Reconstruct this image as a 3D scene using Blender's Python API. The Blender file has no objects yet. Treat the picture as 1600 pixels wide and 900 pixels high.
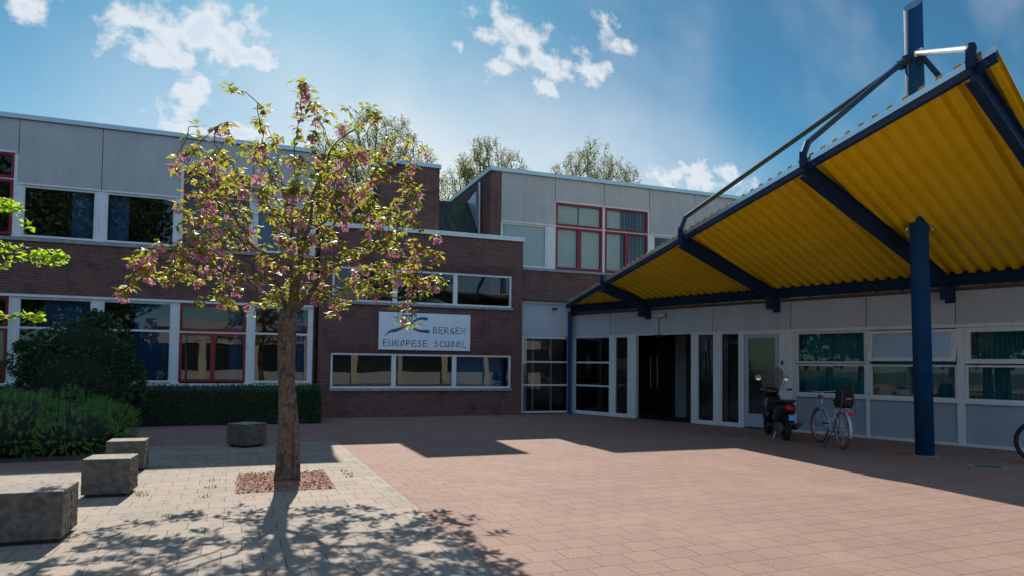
import bpy, math, random
import numpy as np
from mathutils import Vector, Matrix, Quaternion
from mathutils import noise as mn0
random.seed(7); np.random.seed(7)
S = bpy.context.scene
C = S.collection
R = math.radians

# ------------------------------------------------------------------ camera
cam_d = bpy.data.cameras.new("camera"); cam = bpy.data.objects.new("camera", cam_d); C.objects.link(cam)
cam_d.sensor_width = 36.0; cam_d.lens = 24.075
cam_d.shift_y = 77.0 / 1600.0
cam_d.clip_start = 0.1; cam_d.clip_end = 3000
cam.matrix_world = Matrix(((0.93382, -0.02527, -0.35685, 0.0),
                           (-0.35756, -0.03332, -0.93330, 0.0),
                           (0.01169, 0.99913, -0.04015, 1.5),
                           (0, 0, 0, 1)))
S.camera = cam

# ------------------------------------------------------------------ sun
SUN_EL, SUN_AZ = 40.2, 4.4         # azimuth measured from +Y towards +X
sd = bpy.data.lights.new("sun", 'SUN'); sd.energy = 4.8; sd.angle = R(0.53); sd.color = (1.0, 0.92, 0.80)
sun = bpy.data.objects.new("sun", sd); C.objects.link(sun)
sv = Vector((math.sin(R(SUN_AZ)) * math.cos(R(SUN_EL)), math.cos(R(SUN_AZ)) * math.cos(R(SUN_EL)), math.sin(R(SUN_EL))))
sun.rotation_euler = (-sv).to_track_quat('-Z', 'Y').to_euler()
sun.location = sv * 60

# ------------------------------------------------------------------ exposure
S.view_settings.view_transform = 'Standard'; S.view_settings.look = 'None'
S.view_settings.exposure = 0.48; S.view_settings.gamma = 1; S.view_settings.use_curve_mapping = False
S.render.engine = 'CYCLES'
S.cycles.max_bounces = 8; S.cycles.transparent_max_bounces = 16

# ------------------------------------------------------------------ sky (with clouds laid out by world direction)
W = bpy.data.worlds.new("World"); S.world = W; W.use_nodes = True
wt = W.node_tree; wt.nodes.clear(); wn = wt.nodes; wl = wt.links
def wnode(t, **k):
    n = wn.new(t)
    for a, b in k.items(): setattr(n, a, b)
    return n
sky = wnode('ShaderNodeTexSky', sky_type='NISHITA'); sky.sun_disc = False
sky.sun_elevation = R(SUN_EL); sky.sun_rotation = R(SUN_AZ); sky.altitude = 0; sky.air_density = 1.0; sky.dust_density = 0.35; sky.ozone_density = 2.2
tc = wnode('ShaderNodeTexCoord'); sep = wnode('ShaderNodeSeparateXYZ'); wl.new(tc.outputs['Generated'], sep.inputs[0])
def wmath(op, a, b=None, c=None, clamp=False):
    n = wnode('ShaderNodeMath', operation=op); n.use_clamp = clamp
    for i, v in enumerate((a, b, c)):
        if v is None: continue
        if isinstance(v, (int, float)): n.inputs[i].default_value = v
        else: wl.new(v, n.inputs[i])
    return n.outputs[0]
def wsmooth(v, lo, hi, a=0., b=1.):
    n = wnode('ShaderNodeMapRange', interpolation_type='SMOOTHSTEP')
    n.inputs['From Min'].default_value = lo; n.inputs['From Max'].default_value = hi
    n.inputs['To Min'].default_value = a; n.inputs['To Max'].default_value = b
    wl.new(v, n.inputs['Value']); return n.outputs[0]
ysafe = wmath('MAXIMUM', sep.outputs['Y'], 0.05)
cx = wmath('DIVIDE', sep.outputs['X'], ysafe); cz = wmath('DIVIDE', sep.outputs['Z'], ysafe)
comb = wnode('ShaderNodeCombineXYZ'); wl.new(cx, comb.inputs[0]); wl.new(cz, comb.inputs[1])
# domain warp
nz0 = wnode('ShaderNodeTexNoise'); nz0.inputs['Scale'].default_value = 9; nz0.inputs['Detail'].default_value = 5; wl.new(comb.outputs[0], nz0.inputs['Vector'])
wv = wnode('ShaderNodeVectorMath', operation='SUBTRACT'); wl.new(nz0.outputs['Color'], wv.inputs[0]); wv.inputs[1].default_value = (.5, .5, .5)
wv2 = wnode('ShaderNodeVectorMath', operation='SCALE'); wl.new(wv.outputs[0], wv2.inputs[0]); wv2.inputs['Scale'].default_value = 0.085
wv3 = wnode('ShaderNodeVectorMath', operation='ADD'); wl.new(comb.outputs[0], wv3.inputs[0]); wl.new(wv2.outputs[0], wv3.inputs[1])
BLOBS = [(-.068, .446, .080, .046), (-.040, .432, .055, .045), (-.105, .432, .045, .050), (-.005, .408, .05, .018), (-.152, .452, .055, .020), (-.150, .428, .030, .026),
         (-.129, .412, .032, .024), (-.092, .372, .028, .032), (-.086, .340, .036, .030), (-.060, .318, .07, .018), (-.014, .325, .060, .020),
         (-.268, .440, .022, .022), (.376, .530, .055, .030), (.432, .488, .085, .034), (.515, .497, .055, .020), (.372, .470, .045, .018),
         (.440, .448, .025, .028), (.545, .560, .030, .026), (.580, .538, .035, .018), (.730, .331, .095, .026), (.790, .336, .055, .022), (.660, .322, .05, .016),
         (.297, .500, .012, .016), (.14, .33, .05, .016)]
mx = None
for bx_, bz_, rx_, rz_ in BLOBS:
    rx_ *= 1.2; rz_ *= 1.25
    s_ = wnode('ShaderNodeVectorMath', operation='SUBTRACT'); wl.new(wv3.outputs[0], s_.inputs[0]); s_.inputs[1].default_value = (bx_, bz_, 0)
    m_ = wnode('ShaderNodeVectorMath', operation='MULTIPLY'); wl.new(s_.outputs[0], m_.inputs[0]); m_.inputs[1].default_value = (1 / rx_, 1 / rz_, 0)
    l_ = wnode('ShaderNodeVectorMath', operation='LENGTH'); wl.new(m_.outputs[0], l_.inputs[0])
    f_ = wmath('SUBTRACT', 1.0, l_.outputs['Value'])
    mx = f_ if mx is None else wmath('MAXIMUM', mx, f_)
nz1 = wnode('ShaderNodeTexNoise'); nz1.inputs['Scale'].default_value = 22; nz1.inputs['Detail'].default_value = 9; nz1.inputs['Roughness'].default_value = .62; wl.new(comb.outputs[0], nz1.inputs['Vector'])
dens = wmath('ADD', mx, wmath('MULTIPLY', wmath('SUBTRACT', nz1.outputs['Fac'], 0.5), 3.4))
cmask = wsmooth(dens, -0.10, 1.05)
front = wsmooth(sep.outputs['Y'], 0.1, 0.3)
cmask = wmath('MULTIPLY', wmath('MULTIPLY', cmask, front), 0.92)
# soft veil of thin high cloud
nz2 = wnode('ShaderNodeTexNoise'); nz2.inputs['Scale'].default_value = 3.2; nz2.inputs['Detail'].default_value = 6; wl.new(comb.outputs[0], nz2.inputs['Vector'])
veil = wmath('MULTIPLY', wsmooth(nz2.outputs['Fac'], 0.42, 0.72), 0.16)
cmask = wmath('MAXIMUM', cmask, wmath('MULTIPLY', veil, front))
# broad thin haze sheet in the lower middle of the sky, and unseen cloud added behind the camera to brighten the shade
hs = wnode('ShaderNodeVectorMath', operation='SUBTRACT'); wl.new(wv3.outputs[0], hs.inputs[0]); hs.inputs[1].default_value = (.30, .24, 0)
hm = wnode('ShaderNodeVectorMath', operation='MULTIPLY'); wl.new(hs.outputs[0], hm.inputs[0]); hm.inputs[1].default_value = (1 / .80, 1 / .36, 0)
hl = wnode('ShaderNodeVectorMath', operation='LENGTH'); wl.new(hm.outputs[0], hl.inputs[0])
hz = wmath('MULTIPLY', wmath('MULTIPLY', wsmooth(hl.outputs['Value'], 1.0, 0.1), wsmooth(nz2.outputs['Fac'], 0.25, 0.75, .6, 1.)), .86)
cmask = wmath('MAXIMUM', cmask, wmath('MULTIPLY', hz, front))
nz3 = wnode('ShaderNodeTexNoise'); nz3.inputs['Scale'].default_value = 2.5; nz3.inputs['Detail'].default_value = 7; wl.new(tc.outputs['Generated'], nz3.inputs['Vector'])
back = wmath('MULTIPLY', wsmooth(sep.outputs['Y'], 0.25, -0.25), wsmooth(nz3.outputs['Fac'], 0.35, 0.65, .28, .75))
cmask = wmath('MAXIMUM', cmask, back)
core = wsmooth(dens, 0.55, 1.25)
ccol0 = wnode('ShaderNodeMixRGB'); ccol0.inputs[1].default_value = (6.9, 6.8, 6.7, 1); ccol0.inputs[2].default_value = (4.9, 5.6, 6.4, 1); wl.new(core, ccol0.inputs[0])
ccol = wnode('ShaderNodeMixRGB'); ccol.inputs[2].default_value = (3.7, 5.6, 8.4, 1); wl.new(wsmooth(sep.outputs['Y'], 0.1, -0.1), ccol.inputs[0]); wl.new(ccol0.outputs[0], ccol.inputs[1])  # added cloud behind the camera is tinted blue to cool the facade shade
grade = wnode('ShaderNodeMixRGB', blend_type='MULTIPLY'); grade.inputs[0].default_value = 1; grade.inputs[2].default_value = (0.60 / 6, 0.90 / 6, 0.83 / 6, 1); wl.new(sky.outputs[0], grade.inputs[1])
gam0 = wnode('ShaderNodeGamma'); gam0.inputs['Gamma'].default_value = 1.45; wl.new(grade.outputs[0], gam0.inputs[0])
gam = wnode('ShaderNodeMixRGB', blend_type='MULTIPLY'); gam.inputs[0].default_value = 1; gam.inputs[2].default_value = (4.2, 4.2, 4.2, 1); wl.new(gam0.outputs[0], gam.inputs[1])
cm = wnode('ShaderNodeMixRGB'); wl.new(cmask, cm.inputs[0]); wl.new(gam.outputs[0], cm.inputs[1]); wl.new(ccol.outputs[0], cm.inputs[2])
bg = wnode('ShaderNodeBackground'); bg.inputs['Strength'].default_value = 0.10; wl.new(cm.outputs[0], bg.inputs['Color'])
wo = wnode('ShaderNodeOutputWorld'); wl.new(bg.outputs[0], wo.inputs['Surface'])

# ================================================================== helpers
class MB:
    def __init__(s): s.v = []; s.f = []; s.m = []
    def vert(s, p): s.v.append(tuple(p)); return len(s.v) - 1
    def face(s, ids, m=0): s.f.append(tuple(ids)); s.m.append(m)
    def poly(s, pts, m=0): s.face([s.vert(p) for p in pts], m)
    def hexa(s, c, m=0):   # 8 corners: bottom 4 ccw, top 4 ccw
        i = [s.vert(p) for p in c]
        for q in ((3, 2, 1, 0), (4, 5, 6, 7), (0, 1, 5, 4), (1, 2, 6, 5), (2, 3, 7, 6), (3, 0, 4, 7)): s.face([i[k] for k in q], m)
    def box(s, x0, x1, y0, y1, z0, z1, m=0):
        s.hexa([(x0, y0, z0), (x1, y0, z0), (x1, y1, z0), (x0, y1, z0), (x0, y0, z1), (x1, y0, z1), (x1, y1, z1), (x0, y1, z1)], m)
    def fbox(s, fr, u0, u1, d0, d1, z0, z1, m=0):
        P = fr.P
        s.hexa([P(u0, d0, z0), P(u1, d0, z0), P(u1, d1, z0), P(u0, d1, z0), P(u0, d0, z1), P(u1, d0, z1), P(u1, d1, z1), P(u0, d1, z1)], m)
    def prism(s, pts, z0, z1, m=0):
        b = [s.vert((p[0], p[1], z0)) for p in pts]; t = [s.vert((p[0], p[1], z1)) for p in pts]; n = len(pts)
        s.face(b[::-1], m); s.face(t, m)
        for i in range(n): s.face((b[i], b[(i + 1) % n], t[(i + 1) % n], t[i]), m)
    def extr(s, pts, vec, m=0):  # 3D polygon extruded by vec
        b = [s.vert(p) for p in pts]; t = [s.vert(Vector(p) + Vector(vec)) for p in pts]; n = len(pts)
        s.face(b[::-1], m); s.face(t, m)
        for i in range(n): s.face((b[i], b[(i + 1) % n], t[(i + 1) % n], t[i]), m)
    def tube(s, pts, rad, seg=8, m=0, cap=True, flat=1.0, close=False):
        pts = [Vector(p) for p in pts]; n = len(pts)
        if isinstance(rad, (int, float)): rad = [rad] * n
        up = None; rings = []
        for i, p in enumerate(pts):
            if close: t = pts[(i + 1) % n] - pts[i - 1]
            elif i == 0: t = pts[1] - p
            elif i == n - 1: t = p - pts[i - 1]
            else: t = (pts[i + 1] - p).normalized() + (p - pts[i - 1]).normalized()
            if t.length < 1e-9: t = Vector((0, 0, 1))
            t.normalize()
            if up is None:
                a = Vector((0, 0, 1)) if abs(t.z) < .9 else Vector((1, 0, 0))
                up = (a - a.dot(t) * t).normalized()
            else:
                up = up - up.dot(t) * t
                up = up.normalized() if up.length > 1e-6 else t.orthogonal().normalized()
            w = t.cross(up)
            rings.append([s.vert(p + (up * math.cos(6.28318 * k / seg) * flat + w * math.sin(6.28318 * k / seg)) * rad[i]) for k in range(seg)])
        rr = list(range(n - 1)) + ([n - 1] if close else [])
        for i in rr:
            a = rings[i]; b = rings[(i + 1) % n]
            for k in range(seg): s.face((a[k], a[(k + 1) % seg], b[(k + 1) % seg], b[k]), m)
        if cap and not close: s.face(rings[0][::-1], m); s.face(rings[-1], m)
    def torus(s, c, ax, R_, r_, seg=32, sec=8, m=0, a0=0, a1=6.28318):
        ax = Vector(ax).normalized(); e1 = ax.orthogonal().normalized(); 
        if abs(ax.z) < .9:
            e1 = (Vector((0, 0, 1)) - ax.z * ax).normalized()
        e2 = ax.cross(e1); full = abs(a1 - a0 - 6.28318) < 1e-3
        N = seg if full else seg + 1
        pts = [Vector(c) + (e1 * math.cos(a0 + (a1 - a0) * i / seg) + e2 * math.sin(a0 + (a1 - a0) * i / seg)) * R_ for i in range(N)]
        s.tube(pts, r_, sec, m, close=full)
    def cyl(s, a, b, r_, seg=16, m=0): s.tube([a, b], r_, seg, m)
    def loft(s, secs, m=0, seg=16, ex=2.6):  # secs: (cx,cy,cz,hw,hh,pitch) rings in y/z plane moving along x
        rings = []
        for cx_, cy_, cz_, hw, hh in secs:
            ring = []
            for k in range(seg):
                a = 6.28318 * k / seg; ca, sa = math.cos(a), math.sin(a)
                ring.append(s.vert((cx_, cy_ + hw * math.copysign(abs(ca) ** (2 / ex), ca), cz_ + hh * math.copysign(abs(sa) ** (2 / ex), sa))))
            rings.append(ring)
        for i in range(len(rings) - 1):
            for k in range(seg): s.face((rings[i][k], rings[i + 1][k], rings[i + 1][(k + 1) % seg], rings[i][(k + 1) % seg]), m)
        s.face(rings[0], m); s.face(rings[-1][::-1], m)
    def build(s, name, mats, parent=None, smooth=False, bevel=0, bseg=2, recalc=True):
        me = bpy.data.meshes.new(name)
        off = Vector((0, 0, 0))
        if parent is not None:
            o_ = parent
            while o_ is not None: off += o_.location; o_ = o_.parent
        if smooth == 'world': pass
        vs = s.v if (parent is None or getattr(s, 'local', False)) else [(p[0] - off.x, p[1] - off.y, p[2] - off.z) for p in s.v]
        me.from_pydata(vs, [], s.f)
        if not isinstance(mats, (list, tuple)): mats = [mats]
        for m in mats: me.materials.append(m)
        if len(mats) > 1: me.polygons.foreach_set('material_index', s.m)
        if smooth: me.polygons.foreach_set('use_smooth', [True] * len(me.polygons))
        me.update()
        if recalc:
            import bmesh
            b = bmesh.new(); b.from_mesh(me); bmesh.ops.recalc_face_normals(b, faces=b.faces); b.to_mesh(me); b.free()
        o = bpy.data.objects.new(name, me); C.objects.link(o)
        if parent is not None: o.parent = parent
        if bevel:
            md = o.modifiers.new('bevel', 'BEVEL'); md.width = bevel; md.segments = bseg; md.limit_method = 'ANGLE'
        return o
class LMB(MB):   # mesh given in the thing's own coordinates
    local = True
class Fr:
    def __init__(s, o, u, n): s.o = o; s.u = u; s.n = n
    def P(s, u, d, z): return (s.o[0] + s.u[0] * u + s.n[0] * d, s.o[1] + s.u[1] * u + s.n[1] * d, z)
def thing(name, label, cat, loc=(0, 0, 0), rotz=0, group=None):
    o = bpy.data.objects.new(name, None); C.objects.link(o); o.location = loc; o.rotation_euler = (0, 0, rotz)
    o.empty_display_size = .3
    return tag(o, label, cat, group)
def tag(o, label, cat, group=None):
    o['label'] = label; o['category'] = cat
    if group: o['group'] = group
    return o
def struct(o, k='structure', label=None):
    o['kind'] = k
    if label: o['label'] = label
    return o
def ptag(o, label): o['label'] = label; return o

# ================================================================== materials
def mat(name, col, rough=.6, metal=0., spec=.5, coat=0.):
    m = bpy.data.materials.new(name); m.use_nodes = True; b = m.node_tree.nodes['Principled BSDF']
    b.inputs['Base Color'].default_value = (*col, 1); b.inputs['Roughness'].default_value = rough; b.inputs['Metallic'].default_value = metal
    b.inputs['Specular IOR Level'].default_value = spec; b.inputs['Coat Weight'].default_value = coat
    return m
def nd(m, t, **k):
    n = m.node_tree.nodes.new(t)
    for a, b in k.items(): setattr(n, a, b)
    return n
def noisy(name, c1, c2, scale=6., rough=.7, bump=.0, bscale=60., metal=0., spec=.4, detail=6, stretch=(1, 1, 1), lo=.35, hi=.65, obj=False, third=None):
    m = mat(name, c1, rough, metal, spec); L = m.node_tree.links; b = m.node_tree.nodes['Principled BSDF']
    if obj: co = nd(m, 'ShaderNodeTexCoord').outputs['Object']
    else: co = nd(m, 'ShaderNodeNewGeometry').outputs['Position']
    mp = nd(m, 'ShaderNodeMapping'); mp.inputs['Scale'].default_value = stretch; L.new(co, mp.inputs[0])
    n = nd(m, 'ShaderNodeTexNoise'); n.inputs['Scale'].default_value = scale; n.inputs['Detail'].default_value = detail; n.inputs['Roughness'].default_value = .6; L.new(mp.outputs[0], n.inputs['Vector'])
    r = nd(m, 'ShaderNodeValToRGB'); r.color_ramp.elements[0].position = lo; r.color_ramp.elements[1].position = hi
    r.color_ramp.elements[0].color = (*c1, 1); r.color_ramp.elements[1].color = (*c2, 1); L.new(n.outputs['Fac'], r.inputs[0])
    out = r.outputs[0]
    if third:   # (colour, scale, threshold, amount)
        n3 = nd(m, 'ShaderNodeTexNoise'); n3.inputs['Scale'].default_value = third[1]; n3.inputs['Detail'].default_value = 8; L.new(mp.outputs[0], n3.inputs['Vector'])
        mr = nd(m, 'ShaderNodeMapRange'); mr.inputs['From Min'].default_value = third[2]; mr.inputs['From Max'].default_value = third[2] + .12; mr.inputs['To Max'].default_value = third[3]; L.new(n3.outputs['Fac'], mr.inputs['Value'])
        mx_ = nd(m, 'ShaderNodeMixRGB'); mx_.inputs[2].default_value = (*third[0], 1); L.new(mr.outputs[0], mx_.inputs[0]); L.new(out, mx_.inputs[1]); out = mx_.outputs[0]
    L.new(out, b.inputs['Base Color'])
    if bump:
        n2 = nd(m, 'ShaderNodeTexNoise'); n2.inputs['Scale'].default_value = bscale; n2.inputs['Detail'].default_value = 5; L.new(co, n2.inputs['Vector'])
        bp = nd(m, 'ShaderNodeBump'); bp.inputs['Strength'].default_value = bump; bp.inputs['Distance'].default_value = .02; L.new(n2.outputs['Fac'], bp.inputs['Height']); L.new(bp.outputs[0], b.inputs['Normal'])
    return m
def masonry(name, vecmode, bw, bh, mortar, c1, c2, cm, off=.5, bump=.5, rough=.85, third=None, fourth=None, shift=(0, 0), spec=.3, grainscale=160, stain=None, randw=None):
    m = mat(name, c1, rough, 0, spec); L = m.node_tree.links; b = m.node_tree.nodes['Principled BSDF']
    pos = nd(m, 'ShaderNodeNewGeometry').outputs['Position']; sp = nd(m, 'ShaderNodeSeparateXYZ'); L.new(pos, sp.inputs[0])
    cb = nd(m, 'ShaderNodeCombineXYZ')
    def ma(op, a, b_):
        n = nd(m, 'ShaderNodeMath', operation=op)
        for i, v in enumerate((a, b_)):
            if isinstance(v, (int, float)): n.inputs[i].default_value = v
            else: L.new(v, n.inputs[i])
        return n.outputs[0]
    if vecmode == 'wall': u = ma('ADD', sp.outputs['X'], sp.outputs['Y']); v = sp.outputs['Z']
    elif vecmode == 'soldier': u = sp.outputs['Z']; v = ma('ADD', sp.outputs['X'], sp.outputs['Y'])
    else: u = ma('ADD', sp.outputs['X'], ma('MULTIPLY', sp.outputs['Y'], .02)); v = ma('ADD', sp.outputs['Y'], ma('MULTIPLY', sp.outputs['X'], -.02))
    u = ma('ADD', u, shift[0]); v = ma('ADD', v, shift[1])
    L.new(u, cb.inputs[0]); L.new(v, cb.inputs[1])
    vec = cb.outputs[0]
    if vecmode == 'ground':   # slightly uneven laying
        wn_ = nd(m, 'ShaderNodeTexNoise'); wn_.inputs['Scale'].default_value = 1.3; wn_.inputs['Detail'].default_value = 3; L.new(vec, wn_.inputs['Vector'])
        w1 = nd(m, 'ShaderNodeVectorMath', operation='SUBTRACT'); L.new(wn_.outputs['Color'], w1.inputs[0]); w1.inputs[1].default_value = (.5, .5, .5)
        w2 = nd(m, 'ShaderNodeVectorMath', operation='SCALE'); L.new(w1.outputs[0], w2.inputs[0]); w2.inputs['Scale'].default_value = .035
        w3 = nd(m, 'ShaderNodeVectorMath', operation='ADD'); L.new(vec, w3.inputs[0]); L.new(w2.outputs[0], w3.inputs[1]); vec = w3.outputs[0]
    t = nd(m, 'ShaderNodeTexBrick'); t.offset = off; t.inputs['Scale'].default_value = 1; t.inputs['Brick Width'].default_value = bw; t.inputs['Row Height'].default_value = bh
    t.inputs['Mortar Size'].default_value = mortar; t.inputs['Mortar Smooth'].default_value = .25; t.inputs['Bias'].default_value = -.1
    t.inputs['Color1'].default_value = (*c1, 1); t.inputs['Color2'].default_value = (*c2, 1); t.inputs['Mortar'].default_value = (*cm, 1)
    L.new(vec, t.inputs['Vector'])
    col = t.outputs['Color']
    def blend(col, c, scale, lo, hi, amt, detail=8, src=vec, bt='MIX'):
        n = nd(m, 'ShaderNodeTexNoise'); n.inputs['Scale'].default_value = scale; n.inputs['Detail'].default_value = detail; L.new(src, n.inputs['Vector'])
        mr = nd(m, 'ShaderNodeMapRange'); mr.inputs['From Min'].default_value = lo; mr.inputs['From Max'].default_value = hi; mr.inputs['To Max'].default_value = amt; L.new(n.outputs['Fac'], mr.inputs['Value'])
        x = nd(m, 'ShaderNodeMixRGB', blend_type=bt); x.inputs[2].default_value = (*c, 1); L.new(mr.outputs[0], x.inputs[0]); L.new(col, x.inputs[1]); return x.outputs[0]
    if randw:   # a second brick grid picks out odd stones
        t2 = nd(m, 'ShaderNodeTexBrick'); t2.offset = off; t2.inputs['Scale'].default_value = 1; t2.inputs['Brick Width'].default_value = bw; t2.inputs['Row Height'].default_value = bh
        t2.inputs['Mortar Size'].default_value = 0; t2.inputs['Bias'].default_value = randw[1]; t2.inputs['Color1'].default_value = (0, 0, 0, 1); t2.inputs['Color2'].default_value = (1, 1, 1, 1)
        sh = nd(m, 'ShaderNodeVectorMath', operation='ADD'); L.new(vec, sh.inputs[0]); sh.inputs[1].default_value = (bw * 40, bh * 60, 0); L.new(sh.outputs[0], t2.inputs['Vector'])
        rm = nd(m, 'ShaderNodeMapRange'); rm.inputs['From Min'].default_value = .80; rm.inputs['From Max'].default_value = .92; rm.inputs['To Max'].default_value = randw[2]
        L.new(t2.outputs['Color'], rm.inputs['Value'])
        inv = nd(m, 'ShaderNodeMath', operation='SUBTRACT'); inv.inputs[0].default_value = 1; L.new(t.outputs['Fac'], inv.inputs[1])
        mm = nd(m, 'ShaderNodeMath', operation='MULTIPLY'); L.new(rm.outputs[0], mm.inputs[0]); L.new(inv.outputs[0], mm.inputs[1])
        x = nd(m, 'ShaderNodeMixRGB'); x.inputs[2].default_value = (*randw[0], 1); L.new(mm.outputs[0], x.inputs[0]); L.new(col, x.inputs[1]); col = x.outputs[0]
    if third: col = blend(col, *third)
    if fourth: col = blend(col, *fourth)
    if stain: col = blend(col, *stain)
    gr = nd(m, 'ShaderNodeTexNoise'); gr.inputs['Scale'].default_value = grainscale; gr.inputs['Detail'].default_value = 3; L.new(pos, gr.inputs['Vector'])
    gm = nd(m, 'ShaderNodeMapRange'); gm.inputs['From Min'].default_value = .3; gm.inputs['From Max'].default_value = .7; gm.inputs['To Min'].default_value = .86; gm.inputs['To Max'].default_value = 1.14; L.new(gr.outputs['Fac'], gm.inputs['Value'])
    mu = nd(m, 'ShaderNodeVectorMath', operation='SCALE'); L.new(col, mu.inputs[0]); L.new(gm.outputs[0], mu.inputs['Scale'])
    L.new(mu.outputs[0], b.inputs['Base Color'])
    h = ma('ADD', ma('MULTIPLY', t.outputs['Fac'], -1.0), ma('MULTIPLY', gr.outputs['Fac'], .35))
    bp = nd(m, 'ShaderNodeBump'); bp.inputs['Strength'].default_value = bump; bp.inputs['Distance'].default_value = .006; L.new(h, bp.inputs['Height']); L.new(bp.outputs[0], b.inputs['Normal'])
    return m
def leafmat(name, cols, trans, tf=.5, rough=.45):
    m = bpy.data.materials.new(name); m.use_nodes = True; t = m.node_tree; b = t.nodes['Principled BSDF']; L = t.links; out = t.nodes['Material Output']
    g = nd(m, 'ShaderNodeNewGeometry'); r = nd(m, 'ShaderNodeValToRGB'); r2 = nd(m, 'ShaderNodeValToRGB')
    for rr, cc in ((r, cols), (r2, trans)):
        e = rr.color_ramp.elements
        while len(e) < len(cc): e.new(.5)
        for i, c in enumerate(cc): e[i].position = i / (len(cc) - 1); e[i].color = (*c, 1)
        L.new(g.outputs['Random Per Island'], rr.inputs[0])
    L.new(r.outputs[0], b.inputs['Base Color']); b.inputs['Roughness'].default_value = rough; b.inputs['Specular IOR Level'].default_value = .35
    tr = nd(m, 'ShaderNodeBsdfTranslucent'); L.new(r2.outputs[0], tr.inputs['Color'])
    mx_ = nd(m, 'ShaderNodeMixShader'); mx_.inputs[0].default_value = tf; L.new(b.outputs[0], mx_.inputs[1]); L.new(tr.outputs[0], mx_.inputs[2]); L.new(mx_.outputs[0], out.inputs[0])
    return m
def glassmat(name, tint=(.75, .85, .85), wav=.0022, refl=1.0, wscale=1.1):
    m = bpy.data.materials.new(name); m.use_nodes = True; t = m.node_tree; L = t.links; out = t.nodes['Material Output']; t.nodes.remove(t.nodes['Principled BSDF'])
    tr = nd(m, 'ShaderNodeBsdfTransparent'); tr.inputs[0].default_value = (*tint, 1)
    gl = nd(m, 'ShaderNodeBsdfGlossy'); gl.inputs['Roughness'].default_value = .0; gl.inputs['Color'].default_value = (refl, refl, refl, 1)
    lw = nd(m, 'ShaderNodeFresnel'); lw.inputs['IOR'].default_value = 1.65
    n = nd(m, 'ShaderNodeTexNoise'); n.inputs['Scale'].default_value = wscale; n.inputs['Detail'].default_value = 1; g = nd(m, 'ShaderNodeNewGeometry'); L.new(g.outputs['Position'], n.inputs['Vector'])
    bp = nd(m, 'ShaderNodeBump'); bp.inputs['Strength'].default_value = 1; bp.inputs['Distance'].default_value = wav; L.new(n.outputs['Fac'], bp.inputs['Height']); L.new(bp.outputs[0], gl.inputs['Normal'])
    mx_ = nd(m, 'ShaderNodeMixShader'); L.new(lw.outputs[0], mx_.inputs[0]); L.new(tr.outputs[0], mx_.inputs[1]); L.new(gl.outputs[0], mx_.inputs[2]); L.new(mx_.outputs[0], out.inputs[0])
    return m

M = {}
BR = dict(third=((.030, .020, .022), 2.2, .52, .75, .55), fourth=((.16, .11, .10), .9, .58, .8, .35))
M['brick'] = masonry('brick_wall', 'wall', .22, .0625, .011, (.195, .074, .060), (.115, .046, .042), (.145, .125, .115), **BR)
M['soldier'] = masonry('brick_soldier', 'soldier', .24, .0625, .011, (.150, .046, .038), (.085, .030, .028), (.110, .09, .085), off=0, **BR)
M['redpave'] = masonry('red_paving', 'ground', .30, .27, .0045, (.295, .188, .153), (.262, .167, .138), (.10, .065, .052), bump=.35, grainscale=55, shift=(.10, .05),
                       randw=((.265, .205, .172), -.1, .45), third=((.36, .26, .20), .8, .50, .75, .45), fourth=((.20, .14, .12), 7., .56, .72, .45), stain=((.19, .135, .11), 1.7, .55, .75, .5))
M['greypave'] = masonry('grey_paving', 'ground', .30, .30, .005, (.315, .278, .240), (.260, .230, .200), (.11, .085, .065), bump=.4, grainscale=55, shift=(.05, .12),
                        randw=((.38, .29, .235), .3, .6), third=((.24, .21, .18), .9, .48, .72, .5), fourth=((.20, .17, .14), 6., .54, .72, .5), stain=((.37, .28, .23), 3.1, .60, .72, .5))
M['panel'] = noisy('concrete_panel', (.41, .42, .44), (.47, .48, .50), 2.2, .8, .15, 40, third=((.30, .30, .31), 1.3, .60, .35), stretch=(1, 1, .55))
def streaks(m, col, amt, sc=(5, 5, .35), lo=.50):
    L = m.node_tree.links; b = m.node_tree.nodes['Principled BSDF']; src = b.inputs['Base Color'].links[0].from_socket
    g_ = nd(m, 'ShaderNodeNewGeometry'); mp = nd(m, 'ShaderNodeMapping'); mp.inputs['Scale'].default_value = sc; L.new(g_.outputs['Position'], mp.inputs[0])
    n = nd(m, 'ShaderNodeTexNoise'); n.inputs['Scale'].default_value = 2.2; n.inputs['Detail'].default_value = 7; n.inputs['Roughness'].default_value = .65; L.new(mp.outputs[0], n.inputs['Vector'])
    r = nd(m, 'ShaderNodeMapRange'); r.inputs['From Min'].default_value = lo; r.inputs['From Max'].default_value = lo + .25; r.inputs['To Max'].default_value = amt; L.new(n.outputs['Fac'], r.inputs['Value'])
    x = nd(m, 'ShaderNodeMixRGB'); x.inputs[2].default_value = (*col, 1); L.new(r.outputs[0], x.inputs[0]); L.new(src, x.inputs[1]); L.new(x.outputs[0], b.inputs['Base Color'])
streaks(M['panel'], (.27, .275, .28), .3)
M['fascia'] = noisy('fascia_board', (.45, .50, .56), (.51, .56, .62), 2., .6, .05, 40, third=((.36, .37, .39), 2.0, .62, .35), stretch=(1, 1, .4))
M['lowpanel'] = noisy('infill_panel', (.30, .37, .46), (.34, .41, .50), 1.5, .5, 0, third=((.25, .30, .36), 3, .62, .4), stretch=(1, 1, .4))
M['white'] = noisy('white_paint', (.66, .70, .73), (.72, .76, .78), 5, .4, .03, 60, third=((.46, .47, .46), 6, .60, .5))
M['trim'] = noisy('zinc_trim', (.42, .56, .62), (.50, .64, .70), 4, .35, .02, 60, metal=.35, stretch=(1, 1, 4))
M['sill'] = noisy('weathered_sill', (.22, .24, .25), (.34, .36, .37), 7, .7, .1, 60)
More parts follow.
